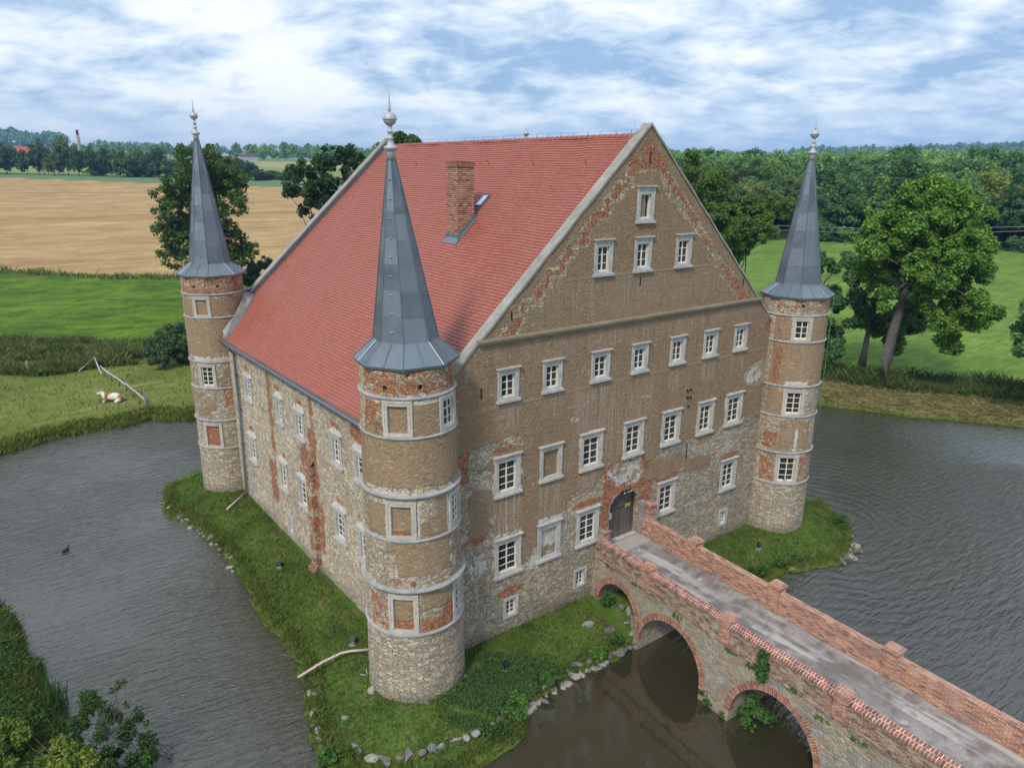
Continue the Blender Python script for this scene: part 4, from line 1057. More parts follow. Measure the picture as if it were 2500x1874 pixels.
x = MB(); prism(x, lambda y: 13.78, lambda y: 14.32, -.02, -.5, 3.4, 5.15); prism(x, lambda y: 13.73, lambda y: 14.37, .0, -.55, 5.152, 5.25); o = x.build('pier', M['newbrick']); o.parent = pr_
x = MB()
ys = np.linspace(-1.0, YE, 60)
for a, b in zip(ys[:-1], ys[1:]): x.poly([(xL(a)+.28, a, 3.5), (xL(b)+.28, b, 3.5), (xR(b)+.02, b, 3.5), (xR(a)+.02, a, 3.5)])
dk = bchild(x.build('deck', M['road']))
x = MB(); x.box((10.95, -.96, 3.3), (13.5, -.02, 3.515)); x.box((11.1, -1.02, 3.3), (13.5, -.965, 3.498)); o = x.build('apron_slab', plain('pale_apron_concrete', (.36,.325,.31), .9, 0, .2, 2.5)); o.parent = dk

# ------------------------------------------------------------------ GROUND AND WATER
ISL = np.array([(-4.6,28.6),(-4.87,27.7),(-5.25,24.5),(-4.5,22.7),(-3.93,20.4),(-3.65,16.4),(-3.6,13.8),(-3.72,12.2),(-3.84,9.2),(-3.86,7.1),(-3.8,4.5),(-3.96,3.4),(-4.35,1.9),(-4.77,.56),(-5.06,-1.07),(-4.85,-1.9),(-4.1,-3.6),(-2.7,-4.8),(-1.3,-5.3),(-.13,-5.3),(1.43,-4.94),(2.36,-4.6),(3.1,-3.75),(3.83,-3.75),(5.8,-3.5),(7.26,-3.54),(8.8,-3.5),(9.9,-3.45),(11.5,-3.55),(14,-3.6),(17,-3.6),(20.6,-3.9),(22.2,-3.85),(23.6,-4.5),(24.95,-5.15),(26.2,-5.2),(27.3,-4.9),(28.6,-4.3),(29.5,-3.6),(31,-1.5),(31.9,0),(31.5,3),(30,6),(29.5,12),(29.5,20),(31,26),(29,31),(24,31.5),(15,29.8),(5,29.8),(0,31),(-3,30.5)])
BANK = np.array([(-60,46),(-30,40.5),(-13.67,43.1),(-10.2,44.8),(-7.4,45.2),(-4.5,45.1),(-2.1,45.6),(-.6,44.2),(.87,43.3),(8,43),(20,42.5),(35,37),(46,25),(52.4,12.5),(55.8,5.75),(59.5,1.2),(61.7,-1.9),(65,-10),(72,-26),(90,-60),(40,-60),(28,-30),(14,-23.5),(0,-23.5),(-9,-21),(-12.2,-10),(-12.3,0),(-12.75,4.4),(-12.94,8),(-13.3,11),(-13.87,14.5),(-14.65,18.5),(-17,23),(-30,25),(-60,24)])
def sdist(poly, X, Y):
    d = np.full(X.shape, 1e9); ins = np.zeros(X.shape, bool); n = len(poly)
    for i in range(n):
        ax, ay = poly[i]; bx, by = poly[(i+1) % n]
        ex, ey = bx-ax, by-ay; wx, wy = X-ax, Y-ay
        t = np.clip((wx*ex+wy*ey)/(ex*ex+ey*ey), 0, 1)
        d = np.minimum(d, (wx-ex*t)**2+(wy-ey*t)**2)
        c1 = (ay <= Y) != (by <= Y)
        with np.errstate(divide='ignore', invalid='ignore'):
            xi = ax + (Y-ay)*ex/ey
        ins ^= c1 & (X < xi)
    return np.sqrt(d)*np.where(ins, 1, -1)
CAM = np.array((-12.782, -23.91, 22.141))
def wob(X, Y):
    return (np.sin(X*1.7+np.sin(Y*1.1)*2)*np.sin(Y*1.9+np.cos(X*.8)*1.6) + .6*np.sin(X*4.1+Y*2.3)*np.cos(Y*3.7-X*1.2))
LP = np.array([(0,.7),(150,.7),(300,8.2),(450,16.4),(900,26.5),(1500,39),(2200,57),(3000,72),(4500,80),(9000,80)])
RP = np.array([(0,.7),(120,.7),(220,3.4),(320,6.5),(500,11),(1000,20),(2000,40),(3200,76),(4500,86),(9000,86)])
def farh(X, Y):
    dx, dy = X-CAM[0], Y-CAM[1]; r = np.hypot(dx, dy); az = np.arctan2(dx, dy)
    w = sstep(.55, .9, az)
    h = np.interp(r, LP[:, 0], LP[:, 1])*(1-w) + np.interp(r, RP[:, 0], RP[:, 1])*w
    # wooded hill on the far left, low dip in the middle, rising ridge on the far right
    h += 26*np.exp(-((az-.03)/.075)**2)*sstep(2300, 3000, r)
    h -= 24*np.exp(-((az-.42)/.12)**2)*sstep(1200, 3000, r)
    h += 12*sstep(1.08, 1.25, az)*sstep(2200, 3200, r)
    return h
def ground(X, Y):
    X = np.asarray(X, float); Y = np.asarray(Y, float)
    di = sdist(ISL, X, Y) + .12*wob(X*.9, Y*.9)
    db = -sdist(BANK, X, Y) + .18*wob(X*.7, Y*.7)
    hi = np.where(di > 0, .25*sstep(0, .35, di) + .78*sstep(.2, 3.2, di), -1.3*sstep(0, -1.5, di))
    hb = np.where(db > 0, .38*sstep(0, .5, db) + sstep(.3, 2.5, db)*(farh(X, Y)-.38), -1.3*sstep(0, -1.5, db))
    # foreground bank carries the drone pilot's side of the moat
    return np.maximum(hi, hb) + .035*wob(X*2.1, Y*2.1)*(np.maximum(di, db) > .3), di, db
def gz(x, y): return float(ground(np.array([x]), np.array([y]))[0][0])
def axis(lo, hi, step, far, g=1.035):
    a = list(np.arange(lo, hi, step)); s = step; p = a[-1]
    while p < far: s *= g; p += s; a.append(p)
    s = step; p = a[0]; b = []
    while p > -far: s *= g; p -= s; b.append(p)
    return np.array(b[::-1] + a)
gx = axis(-20, 70, .34, 5200, 1.045); gy = axis(-12, 92, .34, 5200, 1.035)
gx = gx[(gx > -2500) & (gx < 5250)]; gy = gy[(gy > -400) & (gy < 5250)]
GX, GY = np.meshgrid(gx, gy, indexing='xy')
H, DI, DB = ground(GX, GY)
nx_, ny_ = len(gx), len(gy)
ii = (np.arange(ny_-1)[:, None]*nx_ + np.arange(nx_-1)[None, :]).ravel()
GF = np.stack([ii, ii+1, ii+nx_+1, ii+nx_], 1)
GV = np.stack([GX.ravel(), GY.ravel(), H.ravel()], 1)
# zones: what grows where
wv = wob(GX*.13, GY*.13)
dxr, dyr = GX-CAM[0], GY-CAM[1]; AZ = np.arctan2(dxr, dyr); RR = np.hypot(dxr, dyr)
left = 1 - sstep(.55, .7, AZ); right = sstep(.7, .85, AZ)
wl = GY - (152 - .72*(GX+9.2)) + 1.2*wv; wf = (425.7 - .777*(GX-4.3)) - GY
zone = {}
zone['wheat'] = sstep(-.6, .6, wl)*sstep(-2, 2, wf)*left
scr_lo = 67 - .22*(GX+12.6); scr_hi = 86.4 - .64*(GX+11.8)
zone['scrub'] = np.maximum(sstep(-1.5, 1.5, GY-scr_lo+1.2*wv)*sstep(-1.5, 1.5, scr_hi-GY+1.5*wv)*left, sstep(5.0, 6.5, DB+.6*wv)*(1-sstep(12, 14.5, DB+wv))*right*(GX > 40))
zone['scrub'] = np.maximum(zone['scrub'], sstep(-6, -4, wl)*(1-sstep(-.8, .4, wl))*left*.8)
zone['meadow'] = np.maximum(sstep(-1, 1, GY-scr_hi-1.5*wv)*(1-sstep(-4.5, -3.5, wl))*left, sstep(12, 14.5, DB+wv)*right*(1-sstep(222, 226, RR)))
zone['straw'] = sstep(.2, .9, DB)*(1-sstep(5.0, 6.5, DB+.6*wv))*right*(GX > 40)
zone['lawn'] = sstep(.8, 2, DB)*(1-sstep(-1.5, 1.5, GY-scr_lo+1.2*wv))*left*(GY > 30)
zone['strip'] = (1-sstep(-2, 2, wf))*sstep(-48, -44, wf)*left
zone['far'] = np.maximum((1-sstep(-48, -44, wf))*left, right*sstep(222, 226, RR)*0)
zone['wood'] = right*sstep(220, 226, RR)
zone['wood'] = np.maximum(zone['wood'], np.exp(-((AZ-.03)/.085)**2)**.5*sstep(2350, 2450, RR)*(AZ < .13))
gme = np_mesh('ground', GV, GF, [], None, None, True)
def ground_attr(nm, a, b, c):
    ca = gme.data.color_attributes.new(nm, 'FLOAT_COLOR', 'POINT')
    arr = np.ones((len(GV), 4), np.float32)
    for k, q in enumerate((a, b, c)): arr[:, k] = q.ravel()
    ca.data.foreach_set('color', arr.ravel())
ground_attr('zone_a', zone['wheat'], zone['meadow'], zone['straw'])
ground_attr('zone_b', zone['scrub'], zone['lawn'], zone['strip'])
ground_attr('zone_c', zone['far'], zone['wood'], right)
def groundmat():
    m, nt, P = mat('grass_fields_and_meadow')
    p = position(nt)
    A = [nd(nt, 'ShaderNodeSeparateColor', {0: nd(nt, 'ShaderNodeVertexColor', layer_name=k).outputs[0]}) for k in ('zone_a', 'zone_b', 'zone_c')]
    n1 = noise(nt, p, 1.1, 6, .65); n2 = noise(nt, p, 9, 4, .7); n3 = noise(nt, p, .12, 4, .55)
    n4 = noise(nt, mapping(nt, p, (.09, .15, 1), (0, 0, .63)), 1.0, 7, .68)
    base = mix(nt, ramp(nt, n1, [(.3, 0.0), (.65, 1.0)]), (.06, .10, .02), (.105, .17, .03))
    base = mix(nt, ramp(nt, n1, [(.53, 0.0), (.64, .85)]), base, (.17, .13, .07))
    base = mix(nt, ramp(nt, noise(nt, p, .55, 5, .7), [(.54, 0.0), (.66, .8)]), base, (.025, .055, .014))
    lawn = mix(nt, ramp(nt, n4, [(.3, 0.0), (.7, 1.0)]), (.10, .15, .028), (.20, .215, .055))
    lawn = mix(nt, ramp(nt, n1, [(.5, 0.0), (.75, .6)]), lawn, (.06, .10, .02))
    lawn = mix(nt, ramp(nt, noise(nt, mapping(nt, p, (.10, .5, 1), (0, 0, .1)), 1.0, 4, .6), [(.56, 0.0), (.68, .75)]), lawn, (.33, .27, .11))
    n5 = noise(nt, mapping(nt, p, (.35, .5, 1), (0, 0, .63)), 1.0, 7, .72)
    mL = mix(nt, ramp(nt, n4, [(.34, 0.0), (.64, 1.0)]), (.05, .12, .012), (.15, .225, .02))
    mL = mix(nt, ramp(nt, n5, [(.50, 0.0), (.62, .7)]), mL, (.03, .085, .012))
    mL = mix(nt, ramp(nt, n5, [(.36, .6), (.46, 0.0)]), mL, (.16, .25, .03))
    mR = mix(nt, ramp(nt, n4, [(.32, 0.0), (.66, 1.0)]), (.115, .20, .036), (.20, .30, .06))
    mR = mix(nt, ramp(nt, noise(nt, mapping(nt, p, (.25, 1.1, 1), (0, 0, -.5)), 1.0, 6, .7), [(.46, 0.0), (.6, .6)]), mR, (.085, .155, .026))
    mead = mix(nt, A[2].outputs[2], mL, mR)
    mead = mix(nt, ramp(nt, n1, [(.45, 0.0), (.75, .45)]), mead, (.05, .10, .018))
    wr = noise(nt, mapping(nt, p, (.05, .19, 1), (0, 0, .66)), 1.0, 9, .76, .8)
    wh = mix(nt, ramp(nt, wr, [(.36, 0.0), (.62, 1.0)]), (.34, .222, .092), (.53, .37, .182))
    wh = mix(nt, ramp(nt, noise(nt, mapping(nt, p, (.012, .09, 1), (0, 0, .66)), 1.0, 4, .6), [(.53, 0.0), (.62, .5)]), wh, (.26, .16, .062))
    wh = mix(nt, ramp(nt, n1, [(.35, .35), (.6, 0.0)]), wh, (.25, .155, .065))
    st = mix(nt, ramp(nt, noise(nt, mapping(nt, p, (.9, 4, 1), (0, 0, .9)), 1.0, 5, .7), [(.3, 0.0), (.7, 1.0)]), (.17, .15, .05), (.42, .34, .16))
    st = mix(nt, ramp(nt, n1, [(.52, 0.0), (.66, .8)]), st, (.09, .13, .025))
    sc = mix(nt, n1, (.06, .10, .024), (.16, .20, .06))
    strip = (.13, .21, .10)
    vo = nd(nt, 'ShaderNodeTexVoronoi', {'Vector': mapping(nt, p, (.0016, .0045, 1), (0, 0, .5)), 'Scale': 1.0}, voronoi_dimensions='2D')
    vr = nd(nt, 'ShaderNodeSeparateColor', {0: vo.outputs['Color']}).outputs[0]
    fa = ramp(nt, vr, [(0, (.22, .27, .09)), (.3, (.33, .31, .14)), (.5, (.15, .22, .075)), (.68, (.46, .34, .19)), (.85, (.20, .27, .10))], True)
    wd = mix(nt, n1, (.022, .042, .014), (.045, .075, .022))
    c = base
    for f, col in ((A[1].outputs[1], lawn), (A[0].outputs[1], mead), (A[2].outputs[0], fa), (A[1].outputs[2], strip), (A[0].outputs[0], wh), (A[0].outputs[2], st), (A[1].outputs[0], sc), (A[2].outputs[1], wd)):
        c = mix(nt, f, c, col)
    c = mix(nt, 1.0, c, ramp(nt, n2, [(.25, .62), (.75, 1.32)]), 'MULTIPLY')
    c = mix(nt, 1.0, c, ramp(nt, n3, [(.3, .86), (.7, 1.12)]), 'MULTIPLY')
    nt.links.new(c, P.inputs['Base Color']); P.inputs['Roughness'].default_value = .95; P.inputs['Specular IOR Level'].default_value = .1
    bump(nt, mth(nt, 'ADD', n2, mth(nt, 'MULTIPLY', n1, 1.5)), .7, .12, P)
    return m
gme.data.materials.append(groundmat()); tag(gme, kind='structure')

def watermat():
    m, nt, P = mat('brown_moat_water')
    p = position(nt)
    P.inputs['Base Color'].default_value = rgb((.036, .033, .018)); P.inputs['Roughness'].default_value = .03; P.inputs['IOR'].default_value = 2.05
    w1 = noise(nt, mapping(nt, p, (.8, 3.8, 1), (0, 0, .58)), 1.0, 4, .55, .5)
    w2 = noise(nt, mapping(nt, p, (2.0, 7.5, 1), (0, 0, .3)), 1.0, 3, .55, .8)
    w3 = noise(nt, p, 6.0, 3, .6, .4)
    sp = nd(nt, 'ShaderNodeSeparateXYZ', {0: p}); X, Y = sp.outputs[0], sp.outputs[1]
    dv = nd(nt, 'ShaderNodeVectorMath', {0: p, 1: (29.0, -1.0, 0)}, operation='DISTANCE').outputs['Value']
    nw = noise(nt, p, .35, 3, .6)
    ring = mth(nt, 'SINE', mth(nt, 'MULTIPLY_ADD', dv, 7.5, mth(nt, 'MULTIPLY', nw, 18.0)))
    def mr(v, a, b): return nd(nt, 'ShaderNodeMapRange', {'Value': v, 'From Min': a, 'From Max': b}, interpolation_type='SMOOTHSTEP').outputs[0]
    rm = mth(nt, 'MULTIPLY', mr(dv, 34, 8), mr(X, 15, 21))
    calm = mth(nt, 'MULTIPLY', mth(nt, 'MULTIPLY', mr(X, -3.5, .5), mr(X, 12.5, 10.0)), mr(Y, -1.5, -3.0))
    amp = mth(nt, 'MULTIPLY_ADD', calm, -.955, 1.0)
    patch = nd(nt, 'ShaderNodeMapRange', {'Value': noise(nt, p, .09, 3, .6), 'From Min': .3, 'From Max': .7, 'To Min': .35, 'To Max': 1.35}).outputs[0]
    h = mth(nt, 'ADD', mth(nt, 'MULTIPLY', w1, 1.5), mth(nt, 'MULTIPLY', w2, .55))
    h = mth(nt, 'ADD', h, mth(nt, 'MULTIPLY', w3, .18))
    h = mth(nt, 'ADD', h, mth(nt, 'MULTIPLY', mth(nt, 'MULTIPLY', ring, rm), .14))
    h = mth(nt, 'MULTIPLY', mth(nt, 'MULTIPLY', h, amp), patch)
    bump(nt, h, 1.0, .085, P)
    return m
x = MB(); x.poly([(-70, -70, 0), (110, -70, 0), (110, 60, 0), (-70, 60, 0)])
wa = x.build('water', watermat()); tag(wa, kind='structure')

# ------------------------------------------------------------------ SMALL THINGS AROUND THE WALLS
def rock_mesh(seed, mt):
    r_ = random.Random(seed); bm = bmesh.new(); bmesh.ops.create_icosphere(bm, subdivisions=2, radius=.5)
    pl = [(Vector((r_.uniform(-1, 1), r_.uniform(-1, 1), r_.uniform(-1, 1))).normalized(), r_.uniform(.2, .34)) for _ in range(7)]
    for v in bm.verts:
        for n, d_ in pl:
            k = v.co.dot(n)
            if k > d_: v.co -= n*(k-d_)
        v.co *= 1 + r_.uniform(-.04, .04); v.co.z *= .75
    me = bpy.data.meshes.new('rock'); bm.to_mesh(me); bm.free(); me.materials.append(mt); return me
RM = [rock_mesh(k, M['rock'] if k % 3 else M['rockdark']) for k in range(7)]
def rock(x_, y_, s, label, group, zoff=0.0, cat='rock'):
    o = bpy.data.objects.new('rock', random.choice(RM)); COL.objects.link(o)
    o.location = (x_, y_, max(gz(x_, y_), -.05) + s*.02 + zoff); o.rotation_euler = (random.uniform(-.3, .3), random.uniform(-.3, .3), random.uniform(0, 6.3))
    o.scale = (s*random.uniform(.8, 1.9), s*random.uniform(.7, 1.3), s*random.uniform(.6, 1.2)); tag(o, label, cat, group); return o
def along(pts, step):
    out = []; acc = 0
    for (a, b) in zip(pts[:-1], pts[1:]):
        a, b = np.array(a, float), np.array(b, float); L = np.linalg.norm(b-a); t = acc
        while t < L: out.append(tuple(a+(b-a)*t/L)); t += step*random.uniform(.75, 1.25)
        acc = t-L
    return out
for p in along([(3.1,-3.9),(3.9,-3.75),(5.8,-3.5),(7.26,-3.5),(8.8,-3.45),(9.8,-3.4)], .27):
    rock(p[0]+random.uniform(-.12, .12), p[1]+random.uniform(-.1, .15), random.uniform(.34, .6), 'pale angular stone at the waterline between near tower and bridge', 'stones edging the bank between near tower and bridge')
for p in along([(3.4,-3.4),(5.8,-3.05),(7.4,-3.05),(9.4,-2.95)], .6):
    rock(p[0], p[1]+random.uniform(-.1, .2), random.uniform(.28, .45), 'pale stone half sunk in grass above the bank before the bridge', 'stones set back from the waterline before the bridge')
for p in [(-3.91,-1.67),(-3.8,-2.06),(-3.55,-2.7),(-3.19,-3.12),(-2.74,-3.34),(-2.37,-3.46),(-1.94,-3.67),(-1.49,-3.74),(-1.18,-3.91),(-.57,-3.99),(-.13,-4.04),(.36,-4.01),(1.13,-4.02),(1.6,-3.89),(2.1,-3.6)]:
    rock(p[0], p[1], random.uniform(.36, .5), 'pale kerb stone in the curved row round the near tower', 'kerb stones curving round the near tower', .06)
for p in along([(-4.9,27.2),(-5.1,25.2),(-4.6,23.4),(-4.2,21.6),(-3.85,19.5),(-3.7,16.6),(-3.65,14.2)], .62):
    rock(p[0]+random.uniform(-.15, .2), p[1], random.uniform(.3, .55), 'pale stone along the moat edge below the long wall', 'stones along the moat edge below the long wall')
for p in along([(-4.2,2.2),(-4.75,.6),(-5.0,-1.0)], .5):
    rock(p[0]+.15, p[1], random.uniform(.3, .5), 'brownish stone on the eroded bank left of the near tower', 'stones on the eroded bank left of the near tower')
for p in along([(25.6,-5.1),(27.3,-4.85),(28.6,-4.2),(29.6,-3.4)], .5):
    rock(p[0], p[1]+random.uniform(-.15, .15), random.uniform(.35, .65), 'pale boulder at the tip of the grassy spit past the bridge', 'boulders at the tip of the spit past the bridge')
for (px, py, s, l) in [(-2.16,.08,.5,'white stone lying in grass left of the near tower base'),(-3.6,-.27,.42,'white stone in grass nearest the bank left of the near tower'),(-.76,-1.91,.5,'flat white stone at the foot of the near tower'),(1.97,-1.22,.28,'small white stone right of the near tower base'),(1.44,-1.56,.42,'pale stone touching the near tower base on its right'),(22.4,-3.85,.5,'flat pale slab at the waterline behind the bridge parapet'),(9.3,-2.2,.6,'long pale stone in grass below the first bridge arch'),(8.6,-1.6,.5,'pale stone higher in grass beside the first bridge arch')]:
    rock(px, py, s, l, None)
for k in range(16):
    rock(10.6+random.uniform(-.25, 1.6), -2.0+random.uniform(-1.0, .9), random.uniform(.25, .5), 'grey rubble stone heaped inside the first bridge arch', 'rubble stones inside the first bridge arch', .05)
def floodlight(x_, y_, rz, label):
    z = gz(x_, y_); t = thing('floodlight', label, 'floodlight', (x_, y_, z), rz, 'black floodlights in the grass')
    a = MB(); a.box((-.17, -.13, -.05), (.17, .13, .05)); sub(a.build('base_slab', M['rock']), t)
    a = MB(); a.box((-.16, -.02, .05), (-.135, .02, .3)); a.box((.135, -.02, .05), (.16, .02, .3)); sub(a.build('bracket', M['black']), t)
    Mx = Matrix.Translation((0, 0, .3)) @ Matrix.Rotation(-.75, 4, 'X')
    a = MB(); a.box((-.13, -.06, -.11), (.13, .07, .11), 0, Mx); sub(a.build('housing', M['black']), t)
    a = MB(); a.box((-.11, .071, -.09), (.11, .078, .09), 0, Mx); sub(a.build('lens', M['lens']), t)
floodlight(-1.82, 12.37, -1.2, 'small black floodlight in grass below the long wall')
floodlight(-1.5, 3.5, -1.0, 'black floodlight in grass above the white drain pipe')
floodlight(3.38, -1.85, .5, 'black floodlight in weeds right of the near tower')
floodlight(21.78, -1.99, .4, 'black floodlight on grassy spit beyond the bridge')
x = MB(); x.tube([(-.72, 22.4, 1.12), (-1.4, 21.8, 1.05), (-2.25, 21.05, .95)], .065, 10); tag(x.build('drain_pipe', M['pipe']), 'short pinkish drain pipe on grass below the downpipe', 'pipe')
x = MB(); zz = gz(-2.2, 3.0); x.tube([(-1.2, 2.35, 1.2), (-1.9, 2.85, 1.12), (-2.25, 3.1, 1.02), (-3.1, 3.22, .85), (-4.25, 3.32, .5)], .062, 10)
for (q, r_) in (((-2.6, 3.15, .95), .075), ((-3.4, 3.25, .77), .075)): x.tube([(q[0]+.05, q[1], q[2]+.01), (q[0]-.05, q[1]+.01, q[2]-.01)], r_, 10)
tag(x.build('drain_pipe', M['pipe']), 'long pinkish white drain pipe running from near tower over the bank', 'pipe')
x = MB(); x.tube([(-1.95, 1.0, 1.0), (-2.0, 1.05, 1.35)], .018, 6); x.tube([(-1.95, 1.0, 1.02), (-2.25, 1.1, 1.15)], .018, 6); tag(x.build('bent_rod', M['surround']), 'pale bent metal rod beside the near tower base', 'rod')

# cow lying in the grass
def skin_obj(name, verts, edges, radii, mats, sub_=2, root=0):
    me = bpy.data.meshes.new(name); me.from_pydata(verts, edges, []); me.update()
    o = bpy.data.objects.new(name, me); COL.objects.link(o)
    sk_ = o.modifiers.new('skin', 'SKIN'); sk_.use_smooth_shade = True
    for i, r_ in enumerate(radii):
        rr = r_ if hasattr(r_, '__len__') else (r_, r_)
        me.skin_vertices[0].data[i].radius = rr
    me.skin_vertices[0].data[root].use_root = True
    ss = o.modifiers.new('sub', 'SUBSURF'); ss.levels = sub_; ss.render_levels = sub_
    me.materials.append(mats); return o
def cowmat():
    m, nt, P = mat('white_and_tan_hide')
    co = objco(nt); f = noise(nt, mapping(nt, co, (1.5, 1.5, 1.2), (0, 0, 0), (4.1, 2.2, .7)), 1.0, 2, .4)
    c = mix(nt, ramp(nt, f, [(.46, 0.0), (.49, 1.0)]), (.62, .58, .52), (.32, .135, .045))
    nt.links.new(c, P.inputs['Base Color']); P.inputs['Roughness'].default_value = .8; return m
cow = thing('cow', 'white cow with tan patches lying in the grass across the moat', 'cow', (-4.25, 51.2, gz(-4.25, 51.2)), -.62)
vs = [(0,0,.46),(.42,0,.5),(.78,0,.46),(-.4,0,.48),(-.72,0,.55),(-.95,-.05,.78),(-1.12,-.12,.88),(-1.36,-.22,.78),
      (.7,-.38,.22),(.35,-.55,.14),(.68,-.62,.1),(.72,.36,.22),(.4,.52,.12),(-.5,-.32,.2),(-.75,-.5,.12),(-.45,-.6,.08),(-.5,.32,.2),(-.85,.42,.1),(1.0,0,.52),(1.06,-.1,.25),(-1.02,.14,.98),(-1.0,-.3,.96)]
es = [(0,1),(1,2),(0,3),(3,4),(4,5),(5,6),(6,7),(2,8),(8,9),(9,10),(2,11),(11,12),(4,13),(13,14),(14,15),(4,16),(16,17),(2,18),(18,19),(6,20),(6,21)]
rs = [.40,.41,.36,.40,.33,.2,.17,.1,.2,.11,.06,.2,.11,.14,.09,.055,.14,.08,.07,.03,.035,.035]
sub(skin_obj('body', vs, es, rs, cowmat()), cow)
x = MB()
for s in (-1, 1): x.tube([(-1.06, -.1+s*.1, 1.0), (-1.1, -.1+s*.2, 1.08), (-1.14, -.1+s*.2, 1.15)], [.03, .022, .008], 6)
sub(x.build('horn', M['surround_warm']), cow)
x = MB(); x.box((-.22, -.18, -.06), (.38, .3, .1)); sl_ = x.build('stone_slab', M['rock']); sl_.location = (-2.75, 46.65, gz(-2.75, 46.65)+.02); sl_.rotation_euler = (.05, .03, .4); tag(sl_, 'flat pale stone slab in grass by the fence end', 'slab')
# rail fence
fence = thing('rail_fence', 'crooked rail fence of pale poles on grey posts behind the cow', 'fence', (-3, 56, .7))
def fch(o): o.parent = fence; o.matrix_parent_inverse = Matrix.Translation((3, -56, -.7)); return o
J = [(-3.81,61.38,1.7),(-3.47,58,1.7),(-3.07,55.28,1.7),(-2.8,52.93,1.7),(-2.54,50.07,1.7),(-2.18,46.9,1.55)]
for a, b in zip(J[:-1], J[1:]):
    x = MB(); d_ = random.uniform(-.04, .04); x.tube([(a[0]+d_, a[1]+.15, a[2]+.05), (b[0]+d_, b[1]-.1, b[2])], [.075, .062], 8); fch(x.build('rail', M['birch']))
for (a, b, r_) in (((-5.6, 64.6, .8), (-3.74, 66.3, 1.75), .07), ((-3.74, 66.34, 1.75), (-3.9, 61.0, 1.05), .08)):
    x = MB(); x.tube([a, b], [r_, r_*.8], 8); fch(x.build('rail', M['birch']))
for (px, py, t) in [(-3.5,61.0,1.0),(-3.3,58.6,1.25),(-2.96,56.2,1.3),(-2.62,54.2,1.4),(-2.5,51.4,1.15),(-2.3,49.2,1.0),(-2.1,47.5,1.7),(-2.0,47.0,1.45),(-2.25,46.6,1.1)]:
    x = MB(); x.tube([(px, py, .55), (px+random.uniform(-.05, .05), py, .7+t)], [.075, .06], 7); fch(x.build('post', M['woodgrey']))
x = MB(); x.tube([(-10.0, 66.2, .5), (-10.05, 66.2, 2.3)], [.11, .1], 7); tag(x.build('fence_post', M['woodgrey']), 'lone grey wooden post standing in the tall scrub', 'post')
# water bird
bird = thing('duck', 'small dark duck swimming in the wide left arm of the moat', 'duck', (-11.2, 23.0, .0), .4)
sub(skin_obj('body', [(0,0,.06),(.14,0,.07),(-.14,0,.08),(-.24,0,.13),(.17,0,.2),(.2,0,.27),(.29,0,.26)], [(0,1),(0,2),(2,3),(1,4),(4,5),(5,6)], [.12,.1,.09,.03,.045,.055,.02], plain('dark_feathers', (.03,.028,.025), .7), 1), bird)
# ------------------------------------------------------------------ CAMERA RAYS (to give far things a direction and their own real distance)
F_PX, PITCH, YAW, ROLL = 1761.82, .2888, .6390, .0080
def cam_axes():
    cp, sp = math.cos(PITCH), math.sin(PITCH); cy, sy = math.cos(YAW), math.sin(YAW)
    f = np.array([sy*cp, cy*cp, -sp]); r = np.array([cy, -sy, 0]); u = np.cross(r, f)
    cr, sr = math.cos(ROLL), math.sin(ROLL)
    return f, r*cr+u*sr, -r*sr+u*cr
CF, CR_, CU = cam_axes()
K_ = 2500/2212
def at(x_, y_, dist):
    """world point seen at (x,y) of a 2212 px wide view, at a horizontal distance"""
    v = CF*F_PX + CR_*(x_*K_-1250) + CU*(937-y_*K_)
    return CAM + v*(dist/math.hypot(v[0], v[1]))
def on_ground(x_, dist, y_=500):
    p = at(x_, y_, dist); return np.array([p[0], p[1], gz(p[0], p[1])])
def PXM(dist): return dist*K_/F_PX*1.03

# ------------------------------------------------------------------ FOLIAGE
LEAF = {}
LEAF['oak'] = leafmat('dark_oak_leaves', (0.037, 0.084, 0.028), (0.078, 0.149, 0.037), (0.149, 0.227, 0.061))
LEAF['maple'] = leafmat('fresh_maple_leaves', (0.102, 0.228, 0.036), (0.204, 0.384, 0.058), (0.504, 0.672, 0.120), .5)
LEAF['green'] = leafmat('mid_green_leaves', (0.045, 0.103, 0.025), (0.083, 0.169, 0.037), (0.175, 0.263, 0.062), .4)
LEAF['forest'] = leafmat('forest_leaves', (0.077, 0.176, 0.065), (0.146, 0.280, 0.088), (0.293, 0.423, 0.134), .16)
LEAF['hedge'] = leafmat('hedge_leaves', (0.059, 0.116, 0.054), (0.108, 0.184, 0.076), (0.202, 0.269, 0.113), .2)
LEAF['bush'] = leafmat('glossy_bush_leaves', (0.044, 0.098, 0.025), (0.088, 0.169, 0.037), (0.188, 0.263, 0.075), 1.2)
LEAF['lime'] = leafmat('yellow_green_leaves', (.075, .135, .022), (.13, .20, .034), (.24, .29, .07), 1.5)
def leaves(C, Rr, n, size, r_, flat=.85, up=.5, aspect=.62, shell=.45):
    C = np.asarray(C); Rr = np.asarray(Rr)
    w = Rr**2; k = r_.choice(len(C), n, p=w/w.sum())
    d = r_.normal(size=(n, 3)); d /= np.linalg.norm(d, axis=1)[:, None]
    rad = Rr[k]*(shell + (1-shell)*r_.random(n)**.6)*r_.choice([1, 1, 1, 1.18], n)
    p = C[k] + d*rad[:, None]*np.array([1, 1, flat])
    nn = d*.8 + np.array([0, 0, up]) + r_.normal(size=(n, 3))*.65
    nn /= np.linalg.norm(nn, axis=1)[:, None]
    t = np.cross(nn, r_.normal(size=(n, 3))); t /= np.linalg.norm(t, axis=1)[:, None]
    b = np.cross(nn, t)
    s = size*(.6 + .8*r_.random(n))[:, None]
    V = np.stack([p - t*s*.5, p + b*s*aspect*.5 + nn*s*.08, p + t*s*.5, p - b*s*aspect*.5 + nn*s*.08], 1).reshape(-1, 3)
    F = np.arange(4*n).reshape(-1, 4)
    return V, F
